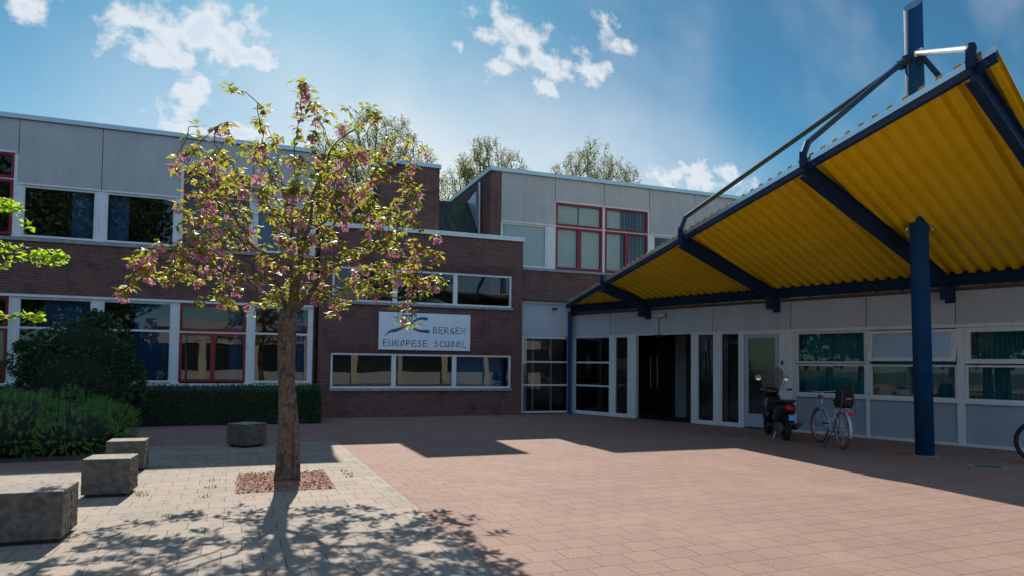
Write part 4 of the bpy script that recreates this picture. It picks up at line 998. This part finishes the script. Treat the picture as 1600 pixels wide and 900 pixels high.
g.tube([LB + Vector(p) for p in ((0, 0, 0), (.01, 0, .8), (0, 0, 1.5), (-.01, .02, 2.1), (0, 0, 2.9))], [.06, .05, .042, .03, .008], 12)
gl = MB()
for bi, b in enumerate(brs):
    pts = [LB + Vector(p) for p in b]; pts2 = []
    for i in range(len(pts) - 1):
        for k in range(4): pts2.append(pts[i].lerp(pts[i + 1], k / 4) + rv() * .008)
    pts2.append(pts[-1])
    g.tube(pts2, [.014 - .010 * i / len(pts2) for i in range(len(pts2))], 6)
    dens = 1 if bi < 4 else 3
    for i in range(4, len(pts2)):
        if bi < 4 and i < len(pts2) - 5 and random.random() < .6: continue
        nt = 9 if i > len(pts2) - 4 else 3
        for k in range(nt):
            q = pts2[i] + rv() * random.uniform(.01, .045 if bi < 4 else .12)
            d = rv(); d.z = abs(d.z) * .6; L_ = random.uniform(.03, .05)
            leaf(gl, q, d, Vector((0, 0, 1)) + rv() * .6, L_, L_ * .85, 0, .15)
# fuller end tufts
for c, r_, n in (((-1.20, 5.2, 2.165), (.13, .10, .055), 150), ((-1.45, 5.2, 2.20), (.05, .08, .03), 14), ((-1.43, 5.2, 2.475), (.12, .1, .045), 90), ((-1.25, 5.2, 1.765), (.06, .06, .025), 30), ((-1.42, 5.2, 1.775), (.06, .06, .02), 14), ((-1.32, 5.2, 2.36), (.02, .03, .05), 14)):
    for k in range(n):
        d = rv(); q = Vector(c) + Vector((-.05 + d.x * r_[0] * .85, d.y * r_[1], d.z * r_[2])) * random.random() ** .5; L_ = random.uniform(.028, .045); dd = rv(); dd.z *= .5
        leaf(gl, q, dd, Vector((0, 0, 1)) + rv() * .6, L_, L_ * .85, 0, .15)
g.build('trunk', M['twig'], lt, smooth=True); gl.build('crown', M['lime'], lt, recalc=False)

# ================================================================== hedges and shrubs
def shell_leaves(g, n, fn, L0, L1, wr=.5, up=.3, out=.8):
    for k in range(n):
        p, nrm = fn()
        d = (nrm * out + rv() * .7 + Vector((0, 0, up))).normalized(); L_ = random.uniform(L0, L1)
        leaf(g, p, d, nrm + rv() * .5, L_, L_ * wr, 0, .1)
from mathutils import noise as mn
hd = thing('box_hedge', 'clipped dark green hedge along the foot of the left wing', 'hedge', (-5, 18.3, 0))
HX0, HX1, HY0, HY1, HZ = -13.5, 1.66, 17.5, 19.0, .90
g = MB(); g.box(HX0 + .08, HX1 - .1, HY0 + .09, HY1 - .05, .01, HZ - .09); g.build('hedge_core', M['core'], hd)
def hp():
    r_ = random.random(); 
    x = HX1 - abs(random.random() ** 1.6) * (HX1 - HX0)
    if r_ < .55: y = HY0; z = random.uniform(.02, HZ); n_ = Vector((0, -1, .15))
    elif r_ < .9: y = random.uniform(HY0, HY1); z = HZ; n_ = Vector((0, -.1, 1))
    else: x = HX1; y = random.uniform(HY0, HY1); z = random.uniform(.02, HZ); n_ = Vector((1, 0, .1))
    if z > HZ - .08 and y < HY0 + .1: z -= .04; y += .03
    p = Vector((x, y, z)); k = mn.noise(p * 2.3) * .07 + mn.noise(p * 6) * .035
    return p + n_ * (k - random.random() * .09), n_.normalized()
g = MB(); shell_leaves(g, 15000, hp, .030, .060, .6); g.build('hedge_leaves', M['hedge'], hd, recalc=False)

sh = thing('laurel_shrub', 'tall dark glossy-leaved shrub in front of the left wing windows', 'shrub', (-3.45, 17.3, 0))
LO = [(-3.42, 17.2, 1.0, 1.25, .7, 1.0), (-3.3, 17.25, 1.75, .95, .6, .72), (-4.1, 17.3, 1.35, .6, .5, .65), (-2.85, 17.2, 1.35, .62, .5, .7), (-3.15, 17.3, 2.25, .35, .3, .28), (-4.35, 17.2, 1.75, .22, .2, .12), (-3.0, 17.2, .7, .9, .6, .6), (-3.9, 17.1, .6, .9, .6, .6)]
def lp():
    while True:
        c = random.choice(LO); d = rv(); p = Vector((c[0] + d.x * c[3], c[1] + d.y * c[4], c[2] + d.z * c[5]))
        if p.z < .05: continue
        if any(((p.x - q[0]) / q[3]) ** 2 + ((p.y - q[1]) / q[4]) ** 2 + ((p.z - q[2]) / q[5]) ** 2 < .8 for q in LO if q is not c): continue
        k = mn.noise(p * 2.6) * .22 + mn.noise(p * 6) * .08
        return p + d * (k - random.random() * .16), d
g = MB()
for c in LO:
    for k in range(5): pass
def blobs(g, lobes, s_=.82, seg=14):
    for c in lobes:
        rings = []
        for j in range(1, 8):
            th = math.pi * j / 8
            rings.append([g.vert((c[0] + c[3] * s_ * math.sin(th) * math.cos(6.283 * i / seg), c[1] + c[4] * s_ * math.sin(th) * math.sin(6.283 * i / seg), max(.01, c[2] + c[5] * s_ * math.cos(th)))) for i in range(seg)])
        for j in range(6):
            for i in range(seg): g.face((rings[j][i], rings[j][(i + 1) % seg], rings[j + 1][(i + 1) % seg], rings[j + 1][i]))
        g.face(rings[0]); g.face(rings[-1][::-1])
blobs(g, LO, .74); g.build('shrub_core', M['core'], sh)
g = MB(); shell_leaves(g, 8500, lp, .06, .10, .55, up=.1); g.build('shrub_leaves', M['laurel'], sh, recalc=False)
g = MB()
for k in range(40):
    p, d = lp(); e = p + (d + Vector((0, 0, .6))).normalized() * random.uniform(.1, .25); g.tube([p - d * .1, p, e], [.006, .005, .002], 4)
g.build('stems', M['twig'], sh)['kind'] = 'stuff'

jn = thing('juniper_bush', 'broad spreading bright green conifer bush beside the concrete blocks', 'shrub', (-3.6, 13.2, 0))
JL = [(-2.78, 12.95, .28, .85, .85, .48), (-3.5, 12.8, .38, .95, .85, .56), (-4.4, 13.0, .42, 1.1, 1.0, .58), (-3.2, 14.0, .40, 1.1, 1.0, .55), (-2.5, 13.6, .34, .65, .75, .45), (-5.6, 13.2, .4, 1.2, 1.1, .6), (-4.6, 14.3, .45, 1.3, 1.0, .6), (-6.8, 13.4, .4, 1.2, 1.1, .6)]
def jp():
    while True:
        c = random.choice(JL); d = rv(); p = Vector((c[0] + d.x * c[3], c[1] + d.y * c[4], c[2] + d.z * c[5]))
        if p.z < .04: continue
        if any(((p.x - q[0]) / q[3]) ** 2 + ((p.y - q[1]) / q[4]) ** 2 + ((p.z - q[2]) / q[5]) ** 2 < .8 for q in JL if q is not c): continue
        return p + d * (mn.noise(p * 2.2) * .14 + mn.noise(p * 5) * .06 - random.random() * .08), d
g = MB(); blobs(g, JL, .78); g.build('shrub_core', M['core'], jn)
g = MB()
for k in range(4200):     # feathery sprays
    p, d = jp(); ax = (d * .7 + Vector((0, 0, .75)) + rv() * .45).normalized(); L_ = random.uniform(.06, .14 if p.z > .5 else .11)
    if p.z < .3: ax = (d + rv() * .4).normalized()
    sd_ = ax.cross(rv()).normalized()
    for j in range(5):
        q = p + ax * L_ * j / 5
        for s_ in (-1, 1): leaf(g, q, (ax * .8 + sd_ * s_ * .8 + rv() * .3), d, .038, .010, 0, .05)
    leaf(g, p + ax * L_ * .8, ax, d, .045, .011, 0, 0)
g.build('shrub_leaves', M['juniper'], jn, recalc=False)

# ================================================================== bare trees behind the school
def bgtree(cx_, cy_, rx_, zt, zb, label, seed, ry=None):
    random.seed(seed); np.random.seed(seed)
    t = thing('budding_tree', label, 'tree', (cx_, cy_, 0), 0, 'trees behind the school')
    att = []
    while len(att) < 1100:
        d = rv() * random.random() ** .33
        p = Vector((cx_ + d.x * rx_, cy_ + d.y * (ry or rx_), zb + (zt - zb) * (.5 + .5 * d.z)))
        if d.z < -.2 and random.random() < .6: continue
        p.z += .4 * math.sin(p.x * 2.1); att.append(p)
    s_ = [((cx_, cy_, 0), -1)]; z = 0
    while z < zb + .5: z += .7; s_.append(((cx_ + .1 * math.sin(z), cy_, z), len(s_) - 1))
    pos, par = grow(s_, att, .38, .48, 9, 110, .35, .2)
    g = MB(); rad, tips, ch = limbs(g, pos, par, .28, .022, 2.2, 6); g.build('branches', M['bgbark'], t)
    g = MB()
    for i in range(len(pos)):
        if rad[i] < .06:
            if random.random() < .9:      # upright fine twigs with bud tufts
                for q in range(2 if ch[i] else 4):
                    e = pos[i] + Vector((random.uniform(-.35, .35), random.uniform(-.35, .35), random.uniform(.25, .75)))
                    g.tube([pos[i], pos[i].lerp(e, .5) + rv() * .05, e], [.014, .012, .008], 3, 0)
                    for k in range(7): leaf(g, e + rv() * .16 - Vector((0, 0, random.random() * .35)), rv(), rv(), random.uniform(.09, .16), .09, 1, .1)
    g.build('crown', [M['bgbark'], M['bgleaf']], t, recalc=False)
bgtree(8.0, 48, 4.9, 18.6, 7.5, 'loose budding tree rising behind the left wing and the brick tower', 3)
bgtree(16.3, 48, 3.5, 18.0, 8, 'round budding tree between the brick tower and the upper wing', 5)
bgtree(25.0, 48, 4.0, 18.6, 9, 'spreading budding tree over the roof of the upper wing', 9)
bgtree(-3.0, 52, 3.0, 16.2, 8, 'small budding tree hardly topping the left wing roof behind the cherry', 12)
random.seed(21); np.random.seed(21)

# ================================================================== vehicles
BB = {'frame': mat('light_blue_enamel', (.30, .58, .68), .3, .1, .5, .4), 'fender': mat('pale_fender', (.50, .58, .62), .35, .1), 'redtyre': mat('coral_tyre', (.30, .085, .075), .75), 'rim': mat('silver_rim', (.6, .6, .62), .3, .9), 'redlight': mat('red_reflector', (.55, .01, .015), .25), 'redlight2': mat('red_lens', (.45, .008, .01), .15)}
def bicycle(name, label, loc, rot, frame, tyre, R_=.35, tw=.02, steer=0.):
    t = thing(name, label, 'bicycle', loc, rot); WB = 1.10
    for x, st in ((0, 0), (WB, steer)):
        ax = Vector((math.sin(-st), math.cos(st), 0)); c = Vector((x, 0, R_))
        g = LMB(); g.torus(c, ax, R_ - tw, tw, 44, 8); w = g.build('wheel', tyre, t, smooth=True)
        g = LMB(); g.torus(c, ax, R_ - tw * 2 - .008, .011, 40, 6); g.build('rim', BB['rim'], w, smooth=True)
        g = LMB(); g.cyl(c - ax * .04, c + ax * .04, .022, 10)
        e1 = Vector((0, 0, 1)); e2 = ax.cross(e1)
        for k in range(28):
            a = 6.283 * k / 28; d = e1 * math.cos(a) + e2 * math.sin(a); g.tube([c + ax * (.03 if k % 2 else -.03) + d * .02, c + d * (R_ - tw * 2)], .0016, 3)
        g.build('spokes', BB['rim'], w)
        if frame is not BB['frame']: continue
        g = LMB(); a0, a1 = (-.55, 1.75) if x == 0 else (-.9, 1.2)
        pts = []
        for k in range(15):
            a = (-1.9 + (a0 + 2.6) * k / 14) if x == 0 else (-1.6 + 2.3 * k / 14)
            dx_ = math.sin(a) * (R_ + .025); 
            dv = Vector((math.cos(st), math.sin(st), 0)) * dx_
            pts.append(Vector((x, 0, R_)) + dv + Vector((0, 0, math.cos(a) * (R_ + .025))))
        g.tube(pts, .028, 8, flat=.35); g.build('mudguard', BB['fender'] if frame is BB['frame'] else M['plasblack'], t, smooth=True)
    g = LMB(); bbk = Vector((.45, 0, .29)); seat = Vector((.27, 0, .80)); head = Vector((.98, 0, .88)); hl = Vector((1.02, 0, .70))
    g.tube([bbk, Vector((.29, 0, .74))], .022, 10); g.tube([bbk + Vector((0, 0, .01)), Vector((.70, 0, .36)), hl], .032, 10); g.tube([Vector((.36, 0, .52)), Vector((.66, 0, .52)), Vector((.99, 0, .80))], .022, 10)
    g.tube([hl - Vector((-.01, 0, .04)), head], .022, 10)
    for s_ in (-.055, .055):
        g.tube([bbk, Vector((.0, s_, R_))], .010, 8); g.tube([Vector((.0, s_, R_)), Vector((.31, s_ * .3, .70))], .009, 8)
        fx = Vector((WB, s_, R_)); g.tube([hl + Vector((.005, s_ * .6, -.05)), Vector((1.06, s_, .5)), fx], .011, 8)
    fr_ = g.build('frame', frame, t, smooth=True)
    g = LMB(); g.tube([Vector((.29, 0, .72)), Vector((.26, 0, .86))], .013, 8); g.loft([(.12, 0, .885, .075, .025), (.18, 0, .89, .10, .03), (.26, 0, .885, .085, .025), (.38, 0, .88, .03, .018), (.42, 0, .875, .018, .012)], 0, 12, 2); g.build('saddle', M['plasblack'], t, smooth=True)
    g = LMB(); hb = Vector((.95, 0, 1.03)); g.tube([head, hb], .014, 8)
    g.tube([Vector((.70, .33, 1.06)), Vector((.86, .30, 1.06)), Vector((.95, .16, 1.04)), hb, Vector((.95, -.16, 1.04)), Vector((.86, -.30, 1.06)), Vector((.70, -.33, 1.06))], .012, 8); hbar = g.build('handlebar', M['steel'], t, smooth=True)
    for s_ in (-1, 1): g = LMB(); g.tube([Vector((.82, .315 * s_, 1.06)), Vector((.68, .333 * s_, 1.06))], .019, 10); g.build('grip', M['plasblack'], hbar)
    g = LMB(); g.cyl((1.03, 0, .93), (1.10, 0, .93), .04, 14); g.build('headlight', M['plasgrey'], t)
    g = LMB(); g.tube([Vector((.96, .0, 1.06)), Vector((1.08, .10, 1.10)), Vector((1.06, .02, .95)), Vector((1.03, 0, .80))], .004, 5); g.tube([Vector((.95, -.2, 1.06)), Vector((1.10, -.16, 1.10)), Vector((1.04, -.02, .9))], .004, 5); g.build('cables', M['plasblack'], t)
    g = LMB(); zc = R_ * 2 + .06
    for s_ in (-.065, .065): g.tube([Vector((.32, s_ * .4, zc)), Vector((-.30, s_, zc))], .006, 6); g.tube([Vector((-.18, s_, zc)), Vector((0, s_ * 1.1, R_))], .005, 6)
    for x in (-.29, -.18, -.05, .08): g.tube([Vector((x, -.065, zc)), Vector((x, .065, zc))], .005, 6)
    g.build('carrier', M['steel'], t, smooth=True)
    g = LMB(); g.box(-.40, -.36, -.045, .045, R_ * 2 - .06, R_ * 2 + .0); g.build('rear_light', BB['redlight'], t, bevel=.008)
    g = LMB(); g.cyl((.45, -.05, .29), (.45, -.06, .29), .09, 24)
    g.tube([Vector((.45, -.09, .29)), Vector((.50, -.10, .13))], .010, 8); g.tube([Vector((.45, .09, .29)), Vector((.40, .10, .45))], .010, 8); g.tube([Vector((.45, -.1, .29)), Vector((.45, .1, .29))], .014, 8)
    g.build('crank', M['steel'], t)
    for x, z, s_ in ((.50, .13, -1), (.40, .45, 1)): g = LMB(); g.box(x - .05, x + .05, .10 * s_ if s_ > 0 else -.19, .19 if s_ > 0 else -.10, z - .012, z + .012); g.build('pedal', M['plasblack'], t)
    g = LMB(); g.box(.02, .46, -.068, -.052, .24, .38); g.build('chain_guard', M['plasblack'] if frame is not BB['frame'] else BB['fender'], t, bevel=.02)
    g = LMB(); g.tube([Vector((.36, .05, .28)), Vector((.28, .22, .012))], .010, 8); g.tube([Vector((.28, .22, .012)), Vector((.22, .25, .008))], .012, 8); g.build('kickstand', M['plasblack'], t)
    return t
b1 = bicycle('bicycle', 'light blue step-through bicycle with coral tyres parked beside the navy column', (10.35, 9.77, 0), 1.1397, BB['frame'], BB['redtyre'], .355, .026, .12)
# backpack strapped on its carrier
cr, sr = math.cos(1.1397), math.sin(1.1397)
def onb(x, y, z): return (10.35 + x * cr - y * sr, 9.77 + x * sr + y * cr, z)
bp = thing('backpack', 'black backpack strapped upright on the carrier of the blue bicycle', 'backpack', onb(-.10, 0, .78), 1.1397)
g = LMB()
rings = []
for z_, hw, hd_ in ((0, .10, .14), (.03, .135, .17), (.15, .15, .18), (.28, .14, .165), (.36, .11, .13), (.40, .06, .07)):
    rings.append([g.vert((hd_ * .9 * math.copysign(abs(math.cos(a)) ** .75, math.cos(a)), hw * math.copysign(abs(math.sin(a)) ** .75, math.sin(a)), z_)) for a in [6.283 * k / 20 for k in range(20)]])
for a, b in zip(rings, rings[1:]):
    for k in range(20): g.face((a[k], a[(k + 1) % 20], b[(k + 1) % 20], b[k]))
g.face(rings[0][::-1]); g.face(rings[-1]); fab = noisy('black_nylon', (.012, .013, .015), (.025, .026, .03), 30, .8, .4, 50, obj=True); g.build('body', fab, bp, smooth=True)
g = LMB(); g.loft([(-.20, 0, .12, .07, .07), (-.185, 0, .12, .10, .09), (-.13, 0, .12, .11, .10)], 0, 16, 3); g.build('front_pocket', fab, bp, smooth=True)
g = LMB(); g.box(-.207, -.199, -.05, .05, .16, .185); g.build('logo_patch', mat('pale_patch', (.35, .33, .26), .6), bp)
g = LMB(); g.loft([(.14, .0, .06, .04, .04), (.17, .0, .07, .08, .07), (.27, .0, .07, .09, .08), (.33, .0, .06, .05, .05)], 0, 14, 2.2); g.build('side_pouch', fab, bp, smooth=True)
g = LMB()
for s_ in (-.06, .06): g.tube([(-.02, s_ * 2, .38), (-.17, s_ * 1.6, .30), (-.19, s_ * 2, .1), (-.12, s_ * 2.3, -.12)], .008, 6, flat=.5)
g.build('straps', M['plasgrey'], bp)
b2 = bicycle('bicycle', 'dark bicycle of which only one black wheel shows at the right edge', (11.85 + .34 * 1.1, 7.24 - .94 * 1.1, 0), math.atan2(-V[1], -V[0]) + .05, M['plasblack'], M['tyre'], .36, .034)

# scooter
sc = thing('motor_scooter', 'black motor scooter with a tall windscreen parked before the grey-blue side door', 'scooter', (10.44, 11.31, 0), 1.1188)
bl = mat('black_gloss', (.010, .011, .014), .18, 0, .5, .6)
for x in (0, 1.25):
    g = LMB(); g.torus((x, 0, .235), (0, 1, 0), .175, .062, 36, 12); w = g.build('wheel', M['tyre'], sc, smooth=True)
    g = LMB(); g.cyl((x, -.035, .235), (x, .035, .235), .05, 14); g.torus((x, 0, .235), (0, 1, 0), .118, .016, 28, 8)
    for k in range(5): a = 6.283 * k / 5; g.tube([(x, 0, .235), (x + .12 * math.cos(a), 0, .235 + .12 * math.sin(a))], .016, 6)
    g.build('rim', M['plasgrey'], w, smooth=True)
g = LMB(); g.loft([(-.34, 0, .70, .05, .05), (-.28, 0, .68, .11, .10), (-.12, 0, .63, .165, .13), (.12, 0, .58, .18, .17), (.35, 0, .52, .17, .20), (.46, 0, .46, .13, .17)], 0, 20, 2.5); g.build('rear_body', bl, sc, smooth=True)
g = LMB(); g.loft([(-.24, 0, .80, .08, .03), (-.15, 0, .805, .125, .045), (.1, 0, .795, .145, .05), (.32, 0, .775, .13, .05), (.5, 0, .765, .10, .035), (.54, 0, .755, .05, .02)], 0, 16, 2.4); g.build('seat', mat('seat_vinyl', (.02, .02, .022), .5), sc, smooth=True)
g = LMB(); g.tube([(-.02, .15, .80), (-.26, .13, .84), (-.36, .06, .85), (-.36, -.06, .85), (-.26, -.13, .84), (-.02, -.15, .80)], .014, 8); g.build('grab_rail', M['plasgrey'], sc, smooth=True)
g = LMB(); g.box(.40, .92, -.15, .15, .24, .31); g.tube([(.42, .13, .26), (.9, .13, .26)], .035, 8); g.tube([(.42, -.13, .26), (.9, -.13, .26)], .035, 8); g.build('footboard', M['plasblack'], sc, bevel=.02)
g = LMB(); g.loft([(.86, 0, .42, .15, .14), (.93, 0, .62, .20, .22), (1.0, 0, .72, .20, .24), (1.08, 0, .70, .14, .20), (1.14, 0, .62, .06, .10)], 0, 18, 2.6); g.build('leg_shield', bl, sc, smooth=True)
g = LMB(); g.loft([(.90, 0, .97, .05, .04), (.95, 0, .99, .15, .07), (1.03, 0, 1.0, .15, .08), (1.12, 0, .97, .10, .06), (1.16, 0, .95, .04, .03)], 0, 16, 2.4); g.build('handlebar_cowl', bl, sc, smooth=True)
g = LMB(); g.tube([(.86, .36, 1.03), (.95, .22, 1.02), (1.0, 0, 1.0), (.95, -.22, 1.02), (.86, -.36, 1.03)], .013, 8); hb = g.build('handlebar', M['steel'], sc, smooth=True)
for s_ in (-1, 1): g = LMB(); g.tube([(.90, .30 * s_, 1.025), (.84, .39 * s_, 1.032)], .021, 10); g.build('grip', M['plasblack'], hb)
for s_ in (-1, 1):
    g = LMB(); g.tube([(.95, .2 * s_, 1.03), (.97, .27 * s_, 1.17), (.97, .30 * s_, 1.24)], .007, 6); mo = g.build('mirror', M['plasblack'], sc)
    g = LMB(); g.tube([(.985, .30 * s_, 1.285), (.955, .30 * s_, 1.285)], .062, 16); g.build('mirror_glass', mat('mirror', (.8, .85, .9), .03, 1.), mo)
g = LMB(); g.loft([(1.17, 0, .76, .05, .05), (1.20, 0, .78, .07, .055), (1.15, 0, .80, .08, .06)], 0, 12, 2); g.build('headlight', M['lampglass'], sc)
# windscreen: curved clear-grey sheet
wsm = bpy.data.materials.new('smoked_screen'); wsm.use_nodes = True; b_ = wsm.node_tree.nodes['Principled BSDF']; b_.inputs['Base Color'].default_value = (.16, .17, .17, 1); b_.inputs['Roughness'].default_value = .25; b_.inputs['Alpha'].default_value = .55
g = LMB(); prev = None; nn = 12
for j in range(9):
    z_ = 1.02 + .52 * j / 8; w_ = .19 + .05 * math.sin(math.pi * j / 8 * .9) - (.09 if j == 8 else .03 if j == 7 else 0); row = []
    for k in range(nn + 1):
        y = -w_ + 2 * w_ * k / nn; row.append((1.10 - .14 * j / 8 - 1.2 * y * y, y, z_))
    row = [g.vert(p) for p in row]
    if prev:
        for k in range(nn): g.face((prev[k], prev[k + 1], row[k + 1], row[k]))
    prev = row
o = g.build('windscreen', wsm, sc, smooth=True, recalc=False); sm = o.modifiers.new('s', 'SOLIDIFY'); sm.thickness = .004
g = LMB(); g.loft([(-.385, 0, .665, .05, .03), (-.36, 0, .675, .10, .05), (-.28, 0, .69, .125, .055)], 0, 14, 2.6); g.build('tail_light', BB['redlight2'], sc, smooth=True)
g = LMB(); g.hexa([(-.44, -.065, .44), (-.43, -.065, .44), (-.43, .065, .44), (-.44, .065, .44), (-.40, -.065, .56), (-.39, -.065, .56), (-.39, .065, .56), (-.40, .065, .56)]); pl = g.build('number_plate', mat('plate_blue', (.12, .48, .80), .4), sc)
g = LMB()
for q in (-.035, 0, .035):
    for zz_ in (.475, .515):
        x = -.4435 + (zz_ - .44) / .12 * .04; g.box(x - .004, x + .002, q - .009, q + .009, zz_ - .010, zz_ + .010)
g = LMB(); g.tube([(.18, -.16, .24), (-.02, -.17, .27), (-.33, -.17, .36)], [.03, .055, .05], 12); g.build('exhaust', M['plasgrey'], sc, smooth=True)
g = LMB(); g.loft([(-.40, 0, .36, .05, .02), (-.30, 0, .44, .08, .05), (-.1, 0, .48, .09, .06), (.15, 0, .42, .09, .09)], 0, 12, 2.4); g.tube([(-.42, 0, .58), (-.36, 0, .45), (-.2, 0, .47)], .02, 6, flat=.4); g.build('rear_mudguard', M['plasblack'], sc, smooth=True)
g = LMB(); g.box(-.05, .35, .05, .15, .17, .36); g.cyl((0, .04, .235), (0, .12, .235), .06, 14); g.build('engine', M['plasgrey'], sc, bevel=.03)
g = LMB()
pts = [(1.25 + .27 * math.sin(a), 0, .235 + .27 * math.cos(a)) for a in np.linspace(-1.5, 1.1, 12)]; g.tube(pts, .07, 10, flat=.4)
for s_ in (-.08, .08): g.tube([(1.05, s_ * .8, .62), (1.25, s_, .235)], .018, 8)
g.build('front_mudguard', bl, sc, smooth=True)
g = LMB()
for s_ in (-1, 1): g.tube([(.35, .06 * s_, .24), (.28, .17 * s_, .012), (.22, .19 * s_, .012)], .012, 8)
g.build('centre_stand', M['steel'], sc)
# luggage bag in front of the seat
g = LMB(); g.box(.62, .86, -.16, .16, .55, .80); g.build('leg_bag', fab, sc, bevel=.04)

# ================================================================== manhole covers
for (x, y, r_, lab) in ((10.75, 7.35, .27, 'round iron manhole cover with a pale rim in the shade near the column'), (8.35, 15.6, .2, 'small pale drain cover in the paving before the entrance'), (9.75, 12.05, .25, 'drain cover under the parked scooter')):
    t = thing('manhole_cover', lab, 'manhole cover', (x, y, .002))
    g = LMB(); g.cyl((0, 0, 0), (0, 0, .006), r_, 36); g.build('rim', noisy('cover_rim', (.26, .25, .24), (.34, .33, .32), 20, .7), t)
    g = LMB(); g.cyl((0, 0, .0065), (0, 0, .010), r_ * .72, 32); g.build('lid', noisy('cover_lid', (.10, .11, .12), (.17, .18, .19), 20, .45, .2, 60, metal=.4), t)

# ================================================================== what stands behind the photographer and shows in the glass
ob = thing('opposite_building', 'low grey-panelled school building with pale columns across the yard behind the viewer', 'building', (4, -11, 0))
FO = Fr((0, -10), (1, 0), (0, -1))
g = MB(); facade(g, FO, -6, 26, 0, 3.6, [(-5.8 + 3.2 * k, -3.0 + 3.2 * k, .9, 2.7) for k in range(10)], .3); g.box(-6, 26, -17, -16.7, 0, 3.6); g.build('panel_wall', M['panel'], ob)
g = MB(); g.box(-6.2, 26.2, -17.2, -9.8, 3.61, 4.1); g.build('roof', M['panel'], ob)
g = MB()
for k in range(10): g.box(-5.8 + 3.2 * k - .42, -5.8 + 3.2 * k - .02, -9.9, -9.6, 0, 3.6)
g.build('column', noisy('pale_column_paint', (.55, .50, .42), (.6, .55, .47), 3), ob)
g = MB()
for k in range(10): g.box(-5.78 + 3.2 * k, -3.02 + 3.2 * k, -10.2, -10.12, .92, 2.68)
g.build('dark_windows', mat('dark_glass', (.02, .03, .035), .08), ob)
def bigtree(x, y, h_, r_, label, seed):
    random.seed(seed)
    t = thing('broadleaf_tree', label, 'tree', (x, y, 0), 0, 'trees behind the viewer')
    g = MB(); g.tube([(x, y, 0), (x + .1, y, h_ * .3), (x, y + .1, h_ * .7)], [.25, .18, .06], 10)
    g.build('trunk', M['bgbark'], t)
    g = MB(); lobes = [(x + random.uniform(-.5, .5) * r_, y + random.uniform(-.5, .5) * r_, h_ * random.uniform(.35, .85), r_ * random.uniform(.4, .6)) for _ in range(9)]
    for k in range(5200):
        l_ = random.choice(lobes); d = rv(); p = Vector(l_[:3]) + d * l_[3] * random.uniform(.6, 1.05)
        leaf(g, p, rv(), d, random.uniform(.28, .48), .30, 0, .1)
    g.build('crown', M['hedge'], t, recalc=False)
for k, (x, y, h_, r_, lab) in enumerate(((-13, -4, 13.5, 4.2, 'tall dense tree behind the viewer, farthest left'), (-8.5, -9, 15, 4.8, 'tallest dense tree behind the viewer'), (-17, -13, 15, 5, 'wide dense tree behind the viewer at the back'), (-12, -18, 16, 5.2, 'dense tree farthest behind the viewer'), (-20, -3, 9, 3.6, 'dense tree at the far left behind the viewer'), (13, -24, 13, 5., 'dense tree over the low building behind the viewer'), (-14, 12.5, 9, 3.6, 'dense tree nearest the far end of the left wing'), (-15.5, 6.5, 9.5, 3.8, 'dense tree left of the yard opposite the canopy'), (-15, .8, 9, 3.6, 'dense tree left of the yard nearer the viewer'), (-21, 10, 12, 4.6, 'tallest tree left of the yard'))):
    bigtree(x, y, h_, r_, lab, 40 + k)
